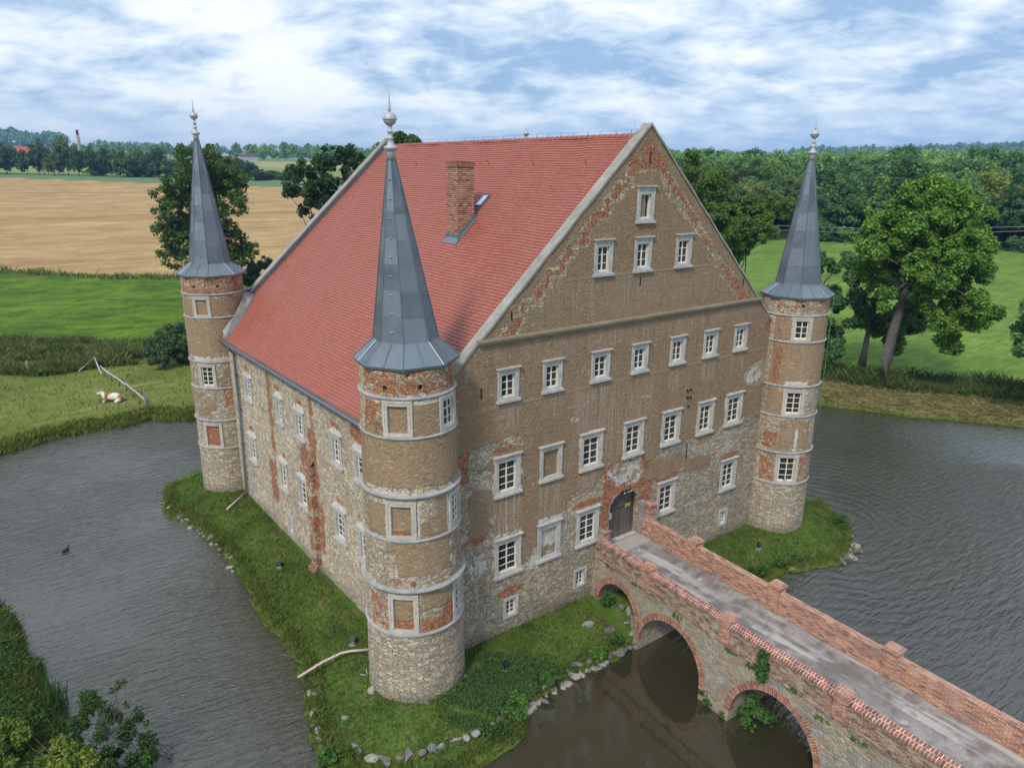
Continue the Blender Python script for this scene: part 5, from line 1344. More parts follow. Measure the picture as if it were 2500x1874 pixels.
def clumps(lobes, cr, dens, r_):
    C, Rr = [], []
    for (x_, y_, z_, a, b, c) in lobes:
        n = max(3, int(dens*(a*b+b*c+a*c)/3/(cr*cr)))
        for _ in range(n):
            d = r_.normal(size=3); d /= np.linalg.norm(d)
            q = .15 + .85*r_.random()**.5
            C.append((x_+d[0]*a*q, y_+d[1]*b*q, z_+d[2]*c*q)); Rr.append(cr*(.6+.7*r_.random()))
    return np.array(C), np.array(Rr)
def limb(x, a, b, r0, r1, n=4, wig=.06):
    a = Vector(a); b = Vector(b); L = (b-a).length
    pts = [a.lerp(b, k/n) + Vector((random.uniform(-1, 1), random.uniform(-1, 1), random.uniform(-.5, .8)))*L*wig*(0 < k < n) for k in range(n+1)]
    x.tube(pts, [r0+(r1-r0)*k/n for k in range(n+1)], 7, 0, True)
def lobe_tree(name, label, cat, px_lobes, dist, trunk, lmat, leaf, nleaf, cr, seed, rad=.4, dens=1.0, group=None, depth=.9, limbs=True, shell=.3, fill=.0):
    """a tree from its outline: every lobe at its own real distance; trunk = list of (x px, dz metres above ground) or base point"""
    r_ = np.random.default_rng(seed); random.seed(seed)
    k = PXM(dist); L = []
    W = max(l[2] for l in px_lobes)*k
    for lb_ in px_lobes:
        px, py, pr = lb_[:3]
        dd = dist + r_.uniform(-1, 1)*W*1.2
        p = at(px, py, dd)
        if len(lb_) > 3:
            v_ = at(px, py, 1.0) - CAM; p = CAM + v_*(lb_[3]-CAM[2])/v_[2]
        L.append((p[0], p[1], p[2], pr*k*1.02, pr*k*1.02, pr*k*.9))
    M0 = list(L)
    for i in range(len(M0)):
        for j in range(i):
            A_, B_ = np.array(M0[i]), np.array(M0[j]); g_ = np.linalg.norm(A_[:3]-B_[:3])
            if fill and g_ < 1.25*(A_[3]+B_[3]) and r_.random() < fill:
                q_ = (A_+B_)/2 + np.concatenate([r_.normal(0, .25, 3)*A_[3], (0, 0, 0)]); q_[3:] *= .85; L.append(tuple(q_))
    nreal = len(M0)
    L = np.array(L)
    base = np.array(trunk[0]); t = thing(name, label, cat, tuple(base), 0, group)
    L[:, :3] -= base
    C, Rr = clumps(L, cr*.8, dens*1.5, r_)
    V, F = leaves(C, Rr, int(nleaf*1.35), leaf*.92, r_, shell=shell)
    np_mesh('crown', V, F, lmat, t)
    x = MB()
    tp = [Vector(np.array(p)-base) for p in trunk]
    n = len(tp)
    rr = [rad*(1-.55*i/max(1, n-1)) for i in range(n)]; rr[0] *= 1.25
    tp[0].z -= .4
    x.tube(tp, rr, 10)
    if limbs:
        for i, l in enumerate(L[:nreal]):
            s = tp[-1] if i % 3 else tp[max(0, n-2)]
            limb(x, s, l[:3], rad*.2, rad*.05, 5)
            near = C[np.argsort(np.linalg.norm(C-l[:3], axis=1))[:5]]
            for q in near: limb(x, l[:3], q, rad*.05, rad*.015, 3)
    x.build('trunk', M['bark'], t)
    return t
ob = on_ground(447, 130)
lobe_tree('oak_tree', 'large dark open-crowned oak standing behind the far left tower spire', 'tree', [(405,345,32),(455,340,22),(478,348,22),(440,385,45),(378,395,28),(500,388,30),(520,400,18),(370,430,32),(440,445,45),(505,440,26),(352,490,26),(375,500,30),(425,505,40),(490,500,34),(528,525,24),(385,548,32),(440,555,38),(500,555,34),(540,545,18),(415,575,26)], 130, [tuple(ob), tuple(ob+(.3,0,5)), tuple(ob+(.2,.3,10)), tuple(ob+(0,0,14))], LEAF['oak'], .5, 26000, 1.0, 3, .65, 1.1, None, .9, True, .2, .25)
ob = on_ground(700, 112)
lobe_tree('oak_tree', 'dark spreading oak rising behind the roof slope above the wheat', 'tree', [(715,338,26),(690,362,30),(752,342,26),(770,350,16),(650,378,26),(632,398,20),(625,420,16),(690,410,34),(662,448,18),(740,385,34),(720,440,40),(750,480,45),(700,480,30)], 112, [tuple(ob), tuple(ob+(0,0,6)), tuple(ob+(.5,0,12))], LEAF['oak'], .45, 17000, .9, 4, .6, 1.1, None, .9, True, .2, .2)
ob = on_ground(880, 85)
lobe_tree('oak_tree', 'treetop just showing over the far end of the roof ridge', 'tree', [(866,304,9),(892,306,8),(880,325,30),(910,345,40),(850,350,36),(890,390,50)], 85, [tuple(ob), tuple(ob+(0,0,8)), tuple(ob+(0,0,14))], LEAF['oak'], .45, 8000, .9, 5, .5)
bA = np.array([61.85, 11.2, gz(61.85, 11.2)])
tA = [tuple(bA)] + [tuple(at(px, py, 82.5)) for (px, py) in ((1916,775),(1928,720),(1944,670),(1957,630),(1982,590))]
lobe_tree('maple_tree', 'tall bright green tree with leaning bare trunk on the right bank', 'tree', [(2022,402,30),(1990,425,32),(2052,425,32),(1962,455,30),(2085,465,36),(1898,480,30),(1930,515,44),(2000,480,45),(2068,520,46),(2110,515,30),(1885,540,32),(1950,575,36),(2020,565,46),(2098,580,38),(1892,600,28),(2062,640,38),(2118,650,28),(2005,630,32),(2142,690,20),(2082,695,26),(2040,735,22),(2028,690,22),(1912,640,22),(2060,760,14),(1880,510,26),(1870,575,22),(2125,545,22)], 82.5, tA, LEAF['maple'], .36, 88000, .85, 6, .62, 1.2, None, .9, True, .1, .3)
x = MB(); 
bB = np.array([67.66, 16.68, gz(67.66, 16.68)])
lobe_tree('maple_tree', 'darker shaded tree close behind the bright leaning one', 'tree', [(1890,690,30),(1922,715,28),(1880,640,30),(1868,570,28),(1955,700,24),(1905,610,34),(1960,640,34),(1935,750,16),(1985,690,22)], 90, [tuple(bB)] + [tuple(at(px, py, 90)) for (px, py) in ((1868,755),(1876,715),(1886,660))], LEAF['forest'], .42, 22000, 1.1, 7, .42, 1.1, None, .9, True, .2, .5)
bC = on_ground(1778, 88)
lobe_tree('maple_tree', 'dark tree whose branches stick out behind the right tower', 'tree', [(1800,575,16),(1828,560,12),(1845,600,8),(1790,640,24),(1815,665,20),(1850,655,14),(1790,720,26),(1805,760,22),(1772,690,24),(1690,600,12),(1740,640,30),(1740,720,30),(1840,690,14),(1760,560,25),(1672,640,10)], 88, [tuple(bC), tuple(bC+(0,0,4)), tuple(bC+(0,.3,8))], LEAF['forest'], .42, 17000, .9, 8, .45, 1.1, None, .9, True, .2, .25)
bD = on_ground(1602, 118)
lobe_tree('maple_tree', 'broad green tree rising behind the right slope of the gable', 'tree', [(1502,388,28),(1535,400,32),(1562,440,36),(1512,450,34),(1600,460,36),(1642,452,30),(1680,448,26),(1700,440,14),(1562,500,42),(1622,505,36),(1600,538,24),(1645,488,30),(1488,352,22),(1580,560,20),(1660,500,20),(1540,560,30)], 118, [tuple(bD), tuple(bD+(-.3,0,4)), tuple(bD+(0,0,8))], LEAF['green'], .45, 46000, .95, 9, .6, 1.2, None, .9, True, .15, .55)
bE = on_ground(2400, 78)
lobe_tree('maple_tree', 'tree at the right picture edge with only branch tips showing', 'tree', [(2203,712,12),(2212,762,12),(2240,690,34),(2255,740,40),(2290,650,60),(2220,738,10),(2310,720,60)], 78, [tuple(bE), tuple(bE+(.2,0,4)), tuple(bE+(0,0,7))], LEAF['forest'], .38, 9000, .8, 10, .4)
def bush(name, label, lob, dist, lmat, leaf, n, cr, seed, cat='bush', shell=.3, dens=1.1):
    p = on_ground(lob[0][0], dist); return lobe_tree(name, label, cat, lob, dist, [tuple(p), tuple(p+(0,0,.8))], lmat, leaf, n, cr, seed, .1, dens, None, .9, True, shell)
bush('bush', 'rounded dark bush in the scrub left of the far left tower', [(362,738,32),(340,755,26),(386,745,26),(404,768,24),(366,714,14),(345,772,22),(395,720,18)], 88, LEAF['hedge'], .26, 11000, .6, 20)
bush('bush', 'dark bush between the far left spire and the roof edge', [(548,585,24),(572,568,16),(562,605,24),(530,600,20)], 140, LEAF['oak'], .4, 5000, .8, 21)
bush('bush', 'leafy dark green bush leaning over the moat in the bottom left foreground', [(240,1545,28,1.9),(190,1540,20,1.8),(285,1575,30,1.5),(250,1600,40,1.2),(205,1590,34,1.3),(312,1615,28,1.0),(230,1640,46,.8),(290,1645,40,.7),(196,1503,13,2.2),(165,1560,22,1.5),(325,1640,22,.6),(180,1620,36,.9),(260,1665,50,.5),(200,1670,40,.5)], 26.5, LEAF['bush'], .12, 9000, .36, 22, 'bush', .0, .7)
x = MB(); p0 = at(230, 1600, 26.3)
bt = thing('sapling', 'thin leafy shoots reaching over the water above the foreground bush', 'shrub', tuple(p0))
cl = [at(px, py, 26.0) - p0 for (px, py) in ((264,1473),(255,1483),(246,1492),(200,1497),(210,1512),(222,1520),(272,1520),(300,1530),(180,1520),(320,1560),(335,1602))]
V, F = leaves(np.array(cl), np.full(len(cl), .17), 430, .12, np.random.default_rng(4), shell=.1); np_mesh('leaves', V, F, LEAF['bush'], bt)
x = MB()
for q in cl: limb(x, (0, 0, 0), q, .018, .006, 5, .05)
x.build('stem', M['bark'], bt)
for i, (lob, lab) in enumerate((([(25,1578,20,1.3),(8,1560,16,1.5),(48,1592,16,1.2),(8,1595,18,1.1)], 'yellow-green shrub at the left edge of the foreground bank'), ([(130,1612,20,1.4),(158,1604,18,1.5),(112,1625,16,1.3),(178,1625,16,1.2)], 'yellow-green shrub left of the dark foreground bush'), ([(150,1645,24,1.4),(182,1645,20,1.3),(118,1650,20,1.3),(200,1655,16,1.2)], 'yellow-green shrub at the bottom edge below the dark bush'), ([(15,1640,22,1.2),(42,1652,22,1.2),(-5,1622,22,1.3),(75,1655,18,1.2)], 'yellow-green shrub in the bottom left corner'))):
    bush('shrub', lab, lob, 25.5, LEAF['lime'], .17, 1500, .3, 30+i, 'shrub', .0, .8)
bush('shrub', 'dark green shrub at the left edge where the near bank meets the moat', [(5,1325,18),(14,1345,16),(22,1372,16),(2,1365,20),(28,1385,8)], 41, LEAF['bush'], .14, 3800, .3, 36, 'shrub')
def plant(name, label, cat, loc, pts, rad, leaf, n, lm, seed, group=None):
    t = thing(name, label, cat, loc, 0, group); r_ = np.random.default_rng(seed)
    V, F = leaves(np.array(pts, float), np.full(len(pts), rad), n, leaf, r_, shell=.1); np_mesh('foliage', V, F, lm, t); return t
LEAF['fern'] = leafmat('fern_leaves', (0.058, 0.143, 0.033), (0.091, 0.208, 0.046), (0.169, 0.312, 0.078), 2)
plant('fern', 'green fern hanging down the outer face of the bridge parapet', 'fern', (9.6, -10.55, 4.0), [(-.1,0,.15),(-.12,.05,-.1),(-.15,-.08,-.35),(-.12,.1,-.55),(-.14,-.05,-.75),(-.1,.0,-.95)], .24, .15, 520, LEAF['fern'], 41)
plant('fern', 'small fern sprig growing on the bridge deck by the parapet', 'fern', (9.98, -9.9, 3.55), [(.05,0,.0),(.15,-.1,.02)], .14, .11, 60, LEAF['fern'], 42)
plant('bush', 'bright leafy bush growing inside the third bridge arch', 'bush', (9.95, -9.75, .6), [(0,0,0),(.25,-.25,.15),(.05,-.5,.3),(.3,-.1,.5),(.5,-.5,0),(-.05,-.2,-.3),(.35,-.8,.1)], .36, .17, 620, LEAF['fern'], 43)
plant('weed_clump', 'green weeds at the waterline corner of the middle bridge pier', 'weed', (9.55, -8.1, .25), [(0,0,0),(.05,.2,.25),(.0,-.15,-.1)], .22, .12, 200, LEAF['fern'], 44)
plant('weed_clump', 'small weeds lower on the middle bridge pier near its tip', 'weed', (9.5, -9.0, .2), [(0,0,0)], .16, .1, 70, LEAF['fern'], 45)
for k, (y, z) in enumerate(((-5.9, 3.0), (-10.0, 3.05), (-13.2, 2.9), (-14.6, 3.0), (-8.9, 3.1), (-3.2, 3.2), (-1.3, 3.2), (-12.0, 3.3))):
    plant('weed_clump', 'small dark weeds rooted in the bridge masonry ledge', 'weed', (xface(y, z)-.03, y, z), [(0,0,0),(0,.2,.02),(0,-.22,.04)], .13, .1, 70, LEAF['bush'], 50+k, 'weeds rooted in the bridge ledge')
wl_ = [((4.66,-3.3,.5),.42,'bright weed clump on the bank nearest the near tower side'),((7.75,-3.3,.45),.4,'bright weed clump among the edging stones halfway to the bridge'),((2.7,-3.7,.5),.45,'bright weed clump at the bank corner right of the near tower'),((8.9,-3.1,.5),.32,'small weed clump among stones next to the bridge'),((20.0,-3.4,.6),.5,'round green clump at the water behind the bridge parapet'),((21.7,-3.6,.6),.45,'second round green clump by the water past the bridge parapet'),((29.2,-3.0,.6),.55,'bright round clump at the outer edge of the spit'),((23.2,-3.7,.5),.35,'low green clump on the spit shore'),((1.0,-4.5,.4),.5,'weed clump below the kerb stones'),((2.0,-4.2,.4),.5,'tall weed clump right of the kerb stones'),((10.3,-1.0,1.1),.4,'green weeds at the foot of wall left of first bridge arch'),((-4.9,-1.6,.3),.45,'bright grass clump at the lower left island edge')]
for k, (p, r_, lab) in enumerate(wl_):
    plant('weed_clump', lab, 'weed', p, [(random.uniform(-.4,.4)*r_*1.6, random.uniform(-.4,.4)*r_*1.6, random.uniform(0,.5)*r_) for _ in range(7)], r_*.62, .13, 520, LEAF['fern'], 70+k)

# ------------------------------------------------------------------ hedge row, forest, village
def round_tree(h, w, seed, lmat, leaf, n, cr, name='round'):
    r_ = np.random.default_rng(seed); random.seed(seed)
    L = []
    for k in range(9):
        a = r_.uniform(0, 2*PI); q = r_.uniform(.1, .55)*w/2; z = h*r_.uniform(.3, .82)
        s = w*.30*(1-.35*abs(z/h-.5))
        L.append((q*math.cos(a), q*math.sin(a), z, s, s, s*.95))
    L.append((0, 0, h*.86, w*.2, w*.2, h*.13)); L.append((0, 0, h*.5, w*.36, w*.36, h*.26))
    C, Rr = clumps(L, cr, 1.0, r_)
    V, F = leaves(C, Rr, n, leaf, r_, shell=.3)
    x = MB(); x.tube([(0, 0, -1.5), (0, 0, h*.3), (.2, .1, h*.6)], [w*.035, w*.028, w*.012], 6)
    for l in L[:6]: limb(x, (0, 0, h*.3), l[:3], w*.014, w*.004, 3)
    return V, F, x
def proto(name, label, cat, loc, h, w, seed, lmat, leaf, n, cr, group=None):
    V, F, x = round_tree(h, w, seed, lmat, leaf, n, cr)
    t = thing(name, label, cat, loc, 0, group); np_mesh('crown', V, F, lmat, t); x.build('trunk', M['bark'], t); return t
HP = []
def hedge_r(px, extra=0):
    lo, hi = 250, 700
    for _ in range(40):
        m_ = (lo+hi)/2; p = at(px, 388, m_)
        if p[1] < 425.7 - .777*(p[0]-4.3) + 46 + extra: lo = m_
        else: hi = m_
    return lo
LH = {0: 'dense dark tree in the row along the far edge of the wheat field', 1: 'narrow dark tree in the row along the far edge of the wheat field', 2: 'round grey-green willow in the row beyond the wheat', 3: 'low bush in the row along the far edge of the wheat field'}
HG = {0: 'broad trees in the row beyond the wheat', 1: 'narrow trees in the row beyond the wheat', 3: 'low bushes in the row beyond the wheat'}
hedge = [(18,52,58,0),(62,40,40,1),(88,48,34,1),(108,44,30,1),(140,46,34,1),(150,66,46,0),(172,48,40,0),(205,52,46,0),(232,50,50,0),(250,40,40,0),(268,46,56,2),(300,52,50,0),(318,40,40,0),(345,56,46,0),(372,34,44,3),(395,40,40,0),(300,24,44,3),(215,20,40,3),(330,22,50,3),(455,42,44,0),(485,40,44,0),(520,42,34,1),(540,36,40,0),(505,30,44,3),(560,22,40,3),(590,18,46,3),(612,16,40,3),(98,62,36,0),(120,40,40,0),(575,14,30,3),(-20,50,50,0),(-60,50,54,0)]
for (px, hp_, wp_, ty) in hedge:
    rr_ = hedge_r(px, random.uniform(0, 16)); p = on_ground(px, rr_, 388); k = PXM(rr_)
    h, w = hp_*k*.9, wp_*k
    if len(HP) < 4 and not any(q[0] == ty for q in HP):
        t = proto('hedge_tree' if ty != 3 else 'hedge_bush', LH[ty], 'tree' if ty != 3 else 'bush', tuple(p), h, w, 100+ty, LEAF['hedge'], 1.0 if ty != 3 else .8, 4200, 1.5, HG.get(ty)); HP.append((ty, t, h, w))
        if ty == 2: t.name = 'willow_tree'
    else:
        s = [q for q in HP if q[0] == ty][0]
        copy_thing(s[1], tuple(p), random.uniform(0, 6), (w/s[3], w/s[3], h/s[2]))
FP = []
FLAB = ['dark green broadleaf tree in the dense forest beyond the right meadow', 'yellowish green tree in the dense forest beyond the right meadow', 'tall rounded tree in the dense forest beyond the right meadow']
LEAF['forest2'] = leafmat('yellowish_forest_leaves', (0.112, 0.174, 0.049), (0.174, 0.244, 0.069), (0.325, 0.366, 0.122), .16)
for k in range(5):
    FP.append(proto('forest_tree', FLAB[(0, 1, 2, 0, 2)[k]], 'tree', (0, 0, -500), 20+k*1.2, 14.5, 200+k, LEAF['forest2'] if k == 1 else LEAF['forest'], .95, 5200, 1.55, ['dark trees of the forest', 'yellowish trees of the forest', 'rounded tall trees of the forest'][(0, 1, 2, 0, 2)[k]]))
random.seed(21)
spots = []
r0 = 229
while r0 < 410:
    step = (7.6 + (r0-229)*.028)
    a = .80 + random.random()*.03
    while a < 1.46:
        spots.append((a + random.uniform(-.35, .35)*step/r0, r0 + random.uniform(-3.0, 3.0))); a += step/r0*random.uniform(.85, 1.15)
    r0 += step*.95
random.shuffle(spots); spots.sort(key=lambda s: s[1])
nfor = 0; used = set()
for (a, r_) in spots[:290]:
    x_, y_ = CAM[0]+r_*math.sin(a), CAM[1]+r_*math.cos(a)
    if y_ < -30 or x_ < 60: continue
    k = random.choice((0, 0, 1, 2, 3, 3, 4)); s = random.uniform(.72, 1.06)*(.82 if r_ < 236 else 1)
    sc_ = (s*random.uniform(.9, 1.15), s*random.uniform(.9, 1.15), s)
    if k not in used:
        used.add(k); FP[k].location = (x_, y_, gz(x_, y_)); FP[k].scale = sc_; FP[k].rotation_euler = (0, 0, random.uniform(0, 6))
    else: copy_thing(FP[k], (x_, y_, gz(x_, y_)), random.uniform(0, 6), sc_)
rest = spots[290:]
# undergrowth at the forest edge
UB = proto('forest_bush', 'low bush along the forest edge beyond the right meadow', 'bush', (0, 0, -500), 4.2, 6.5, 300, LEAF['forest'], .6, 2600, .8, 'bushes along the forest edge')
first = True
a = .82
while a < 1.44:
    r_ = 223 + random.uniform(-2.5, 2); x_, y_ = CAM[0]+r_*math.sin(a), CAM[1]+r_*math.cos(a); s = random.uniform(.5, 1.15)
    if first: UB.location = (x_, y_, gz(x_, y_)); first = False
    else: copy_thing(UB, (x_, y_, gz(x_, y_)), random.uniform(0, 6), s)
    a += random.uniform(.014, .034)
# the rest of the forest reads as one mass: one object
def far_wood(name, pts, lmat, seed, tris, leaf):
    r_ = np.random.default_rng(seed); VV, FF = [], []; off = 0
    protos = []
    for q in range(4):
        V, F, _ = round_tree(19+q, 15, 400+seed*10+q, lmat, leaf, tris, 2.0); protos.append((V, F))
    for (x_, y_, s) in pts:
        V, F = protos[r_.integers(4)]; a = r_.uniform(0, 6.28); c_, s_ = math.cos(a), math.sin(a)
        W = V.copy()*s; X = W[:, 0]*c_-W[:, 1]*s_; Y = W[:, 0]*s_+W[:, 1]*c_
        W[:, 0] = X+x_; W[:, 1] = Y+y_; W[:, 2] += pts_h(x_, y_)
        VV.append(W); FF.append(F+off); off += len(W)
    o = np_mesh(name, np.concatenate(VV), np.concatenate(FF), lmat); return o
def pts_h(x_, y_): return float(farh(np.array([x_]), np.array([y_]))[0])
pts = []
for (a, r_) in rest: pts.append((CAM[0]+r_*math.sin(a), CAM[1]+r_*math.cos(a), random.uniform(.75, 1.05)))
r0 = 412
while r0 < 1250:
    step = 12 + (r0-410)*.032; a = .74 + random.random()*.02
    while a < 1.46:
        rr_ = r0+random.uniform(-.3, .3)*step; pts.append((CAM[0]+rr_*math.sin(a), CAM[1]+rr_*math.cos(a), random.uniform(.75, 1.1)*(1+(r0-410)*.0004))); a += step/r0*random.uniform(.8, 1.2)
    r0 += step*.9
fw_ = far_wood('forest', pts, LEAF['forest'], 1, 420, 2.3); tag(fw_, 'dense forest stretching to the horizon behind the front rows of trees', 'forest', None, 'stuff')
pts = []
for (a0, a1, ra, rb, n, s) in ((.99, 1.46, 2500, 3400, 520, 1.9), (-.06, .105, 2350, 3100, 260, 1.9), (.30, .52, 1050, 1300, 170, 1.0), (.10, .30, 1250, 1500, 60, 1.0), (.13, .19, 2050, 2200, 60, 1.2), (.2, .6, 2600, 2900, 110, 1.4)):
    for k in range(n):
        a = random.uniform(a0, a1); r_ = random.uniform(ra, rb); pts.append((CAM[0]+r_*math.sin(a), CAM[1]+r_*math.cos(a), s*random.uniform(.7, 1.15)))
fw_ = far_wood('woodland', pts, LEAF['forest'], 2, 130, 4.2); tag(fw_, 'distant wooded hills and woods along the horizon', 'woodland', None, 'stuff')
# brick smokestack
p = on_ground(175, 700, 340); top = at(167, 281, 700)[2]
ch_ = thing('smokestack', 'tall slender factory chimney with white bands far beyond the wheat', 'chimney', tuple(p))
x = MB(); Ht = top-p[2]; x.lathe([(2.0, -2), (.85, Ht)], (0, 0), 16); sub(x.build('shaft', plain('brown_chimney_brick', (.30,.22,.17), .9)), ch_)
x = MB()
for (z0, z1, m_) in ((Ht-3.6, Ht+.2, 1), (Ht-4.8, Ht-3.61, 0), (Ht-6.0, Ht-4.81, 1), (Ht-7.4, Ht-6.01, 0)): x.lathe([(1.0, z0), (.95, z1)], (0, 0), 16, m_)
sub(x.build('band', [M['lime'], plain('dark_chimney_top', (.06,.05,.05), .9)]), ch_)
redroof = plain('far_red_roof', (.38,.085,.055), .8); whitew = plain('far_white_wall', (.62,.61,.6), .8)
def house(px, r_, L, W, Hh, rot, label, wall=whitew, cat='house'):
    p = on_ground(px, r_, 340); t = thing('hall' if L > 30 else 'house', label, cat, tuple(p), rot, None if L > 30 else 'village houses with red roofs')
    x = MB(); x.box((-L/2, -W/2, -1), (L/2, W/2, Hh)); 
    for s in (-1, 1): x.poly([(s*L/2, -W/2, Hh), (s*L/2, W/2, Hh), (s*L/2, 0, Hh+W*.4)])
    sub(x.build('wall', wall), t)
    x = MB()
    for s in (-1, 1): x.poly([(-L/2-.4, s*(W/2+.4), Hh-.2), (L/2+.4, s*(W/2+.4), Hh-.2), (L/2+.4, 0, Hh+W*.4+.1), (-L/2-.4, 0, Hh+W*.4+.1)])
    sub(x.build('roof', redroof), t)
    x = MB()
    for k in range(int(L/4)): x.box((-L/2+2+k*4, -W/2-.03, 1.2), (-L/2+3.2+k*4, -W/2-.001, 2.6))
    sub(x.build('window', M['glass']), t)
house(48, 760, 34, 14, 7, -.1, 'long white hall with red roof beyond the row of trees', whitew, 'hall')
house(12, 790, 38, 16, 7.5, -.1, 'wide red-roofed hall at the far left horizon', plain('far_pink_wall', (.45,.3,.26), .8), 'hall')
HL = 'small red-roofed village house behind the row of trees on the left'
for (px, r_, ro_) in ((72, 840, .3), (88, 860, .9), (98, 830, -.2), (-8, 850, .5), (63, 880, .2), (108, 870, .4)): house(px, r_, 13, 10, 6.5, ro_, HL)
for (px, r_, lab) in ((523, 980, 'white house with dark roof far across the fields left of the roof'), (540, 1000, 'small white house far across the fields left of the roof edge')):
    p = on_ground(px, r_, 345); t = thing('house', lab, 'house', tuple(p), .4)
    x = MB(); x.box((-7, -5, -1), (7, 5, 6)); sub(x.build('wall', whitew), t)
    x = MB()
    for s in (-1, 1): x.poly([(-7.4, s*5.4, 5.8), (7.4, s*5.4, 5.8), (7.4, 0, 9.5), (-7.4, 0, 9.5)])
    sub(x.build('roof', plain('far_dark_roof', (.12,.06,.055), .8)), t)
# power line across the meadow
pw = thing('power_line', 'thin power cables on poles crossing in front of the forest', 'power line', tuple(on_ground(1900, 205)))
b0 = np.array(pw.location)
for (y0, y1) in ((486, 487), (496, 497)):
    x = MB(); A, B = at(1560, y0, 205)-b0, at(2420, y1, 205)-b0
    x.tube([tuple(A+(B-A)*k/16 + np.array([0, 0, -1.6*(1-(k/8-1)**2)+.8])) for k in range(17)], .03, 5); sub(x.build('cable', M['surround']), pw)
for px in (1560, 2420):
    A = at(px, 480, 205)-b0; g_ = gz(A[0]+b0[0], A[1]+b0[1])-b0[2]
    x = MB(); x.tube([(A[0], A[1], g_-.5), (A[0], A[1], A[2]+1.8)], [.16, .11], 8); x.box((A[0]-1, A[1]-.06, A[2]+.3), (A[0]+1, A[1]+.06, A[2]+.45)); sub(x.build('pole', M['woodgrey']), pw)

# ------------------------------------------------------------------ GRASS
def blades(P, h, w, r_, lean=.5):
    n = len(P); a = r_.uniform(0, 2*PI, n); c, s = np.cos(a), np.sin(a)
    hh = h*(.5+r_.random(n)); ww = w*(.6+.8*r_.random(n))
    la = r_.normal(0, lean, (n, 2))*hh[:, None]
    b0 = P + np.stack([c*ww, s*ww, 0*c], 1)*.5; b1 = P - np.stack([c*ww, s*ww, 0*c], 1)*.5
    mid = P + np.stack([la[:, 0]*.4, la[:, 1]*.4, hh*.62], 1)
    m0 = mid + np.stack([c*ww, s*ww, 0*c], 1)*.35; m1 = mid - np.stack([c*ww, s*ww, 0*c], 1)*.35
    tp = P + np.stack([la[:, 0], la[:, 1], hh], 1)
    V = np.stack([b0, b1, m1, m0, tp], 1).reshape(-1, 3)
    i = np.arange(n)*5
    F = np.concatenate([np.stack([i, i+1, i+2, i+3], 1), np.stack([i+3, i+2, i+4, i+4], 1)])
    return V, F
def blade_obj(name, P, h, w, lm, seed, label, lean=.5):
    r_ = np.random.default_rng(seed); n = len(P)
    a = r_.uniform(0, 2*PI, n); c, s = np.cos(a), np.sin(a); z = np.zeros(n)
    hh = (h*(.5+r_.random(n)))[:, None]
    if h > .7: hh = hh*(.55 + .9*np.clip(.5 + .5*wob(P[:, 0]*.22, P[:, 1]*.22), 0, 1))[:, None]
    ww = (w*(.6+.8*r_.random(n)))[:, None]
    dr = np.stack([c, s, z], 1); la = np.concatenate([r_.normal(0, lean, (n, 2)), np.zeros((n, 1))], 1)*hh
    up = np.array([0, 0, 1.0])
    V = np.stack([P - dr*ww*.5 - up*.03, P + dr*ww*.5 - up*.03, P + la*.45 + up*hh*.6 + dr*ww*.42, P + la + up*hh], 1).reshape(-1, 3)
    F = np.arange(4*n).reshape(-1, 4)
    o = np_mesh(name, V, F, lm); tag(o, label, 'grass', None, 'stuff'); return o
def scatter(n, x0, x1, y0, y1, keep, seed):
    r_ = np.random.default_rng(seed); X = r_.uniform(x0, x1, n); Y = r_.uniform(y0, y1, n)
    Hh, d1, d2 = ground(X, Y); k = keep(X, Y, d1, d2, r_)
    return np.stack([X, Y, Hh], 1)[k]
G1 = leafmat('island_grass_blades', (.045, .088, .017), (.10, .165, .032), (.22, .22, .085), .9)
G2 = leafmat('tall_bank_grass', (.06, .105, .022), (.125, .175, .04), (.23, .23, .08), .7)
G3 = leafmat('dry_straw', (.20, .17, .06), (.33, .28, .12), (.46, .40, .20), .7)
def foot(X, Y):
    inb = (X > -.5) & (X < 25.6) & (Y > -.05) & (Y < 25.5)
    for (cx_, cy_, q) in ((0, .1, 2.12), (-.55, 25.3, 2.0), (25.3, -.3, 1.95)): inb |= np.hypot(X-cx_, Y-cy_) < q
    return inb
def kI(X, Y, di, db, r_):
    br = (X > 9.6) & (X < 14) & (Y < 0)
    pat = .5 + .5*np.sin(X*1.3+np.sin(Y*.9)*2)*np.sin(Y*1.1+1)
    return (di > .03) & ~foot(X, Y) & ~br & (r_.random(len(X)) < .35+.65*pat) & ((Y < 0.2) | (X < 0)) & (Y < 29)
blade_obj('island_grass', scatter(330000, -5.5, 32, -5.6, 29, kI, 5), .12, .035, G1, 6, 'short mixed grass covering the island round the castle')
def kIt(X, Y, di, db, r_): return (di > -.05) & (di < .8) & ~((X > 9.7) & (X < 14) & (Y < 0)) & ((Y < 0.2) | (X < 0))
blade_obj('bank_grass', scatter(150000, -5.5, 32, -5.6, 29, kIt, 7), .26, .04, G2, 8, 'longer grass hanging over the island edge')
def kW(X, Y, di, db, r_):
    pat = np.sin(X*.9+2+np.sin(Y*1.3))*np.sin(Y*.8+.6*X)
    return (di > .4) & ~foot(X, Y) & ~((X > 9.3) & (X < 14) & (Y < 0)) & (pat > .25) & ((Y < 0.2) | (X < 0)) & (Y < 29)
PW = scatter(42000, -5.5, 32, -5.6, 29, kW, 9); PW[:, 2] += .06
V, F = leaves(PW, np.full(len(PW), .09), int(len(PW)*3.0), .085, np.random.default_rng(3), up=1.0)
o = np_mesh('ground_cover', V, F, LEAF['fern']); tag(o, 'patches of broad-leaved weeds in the island grass', 'weeds', None, 'stuff')
def kF(X, Y, di, db, r_): return (db > .0) & (X < -12) & (db < 5)
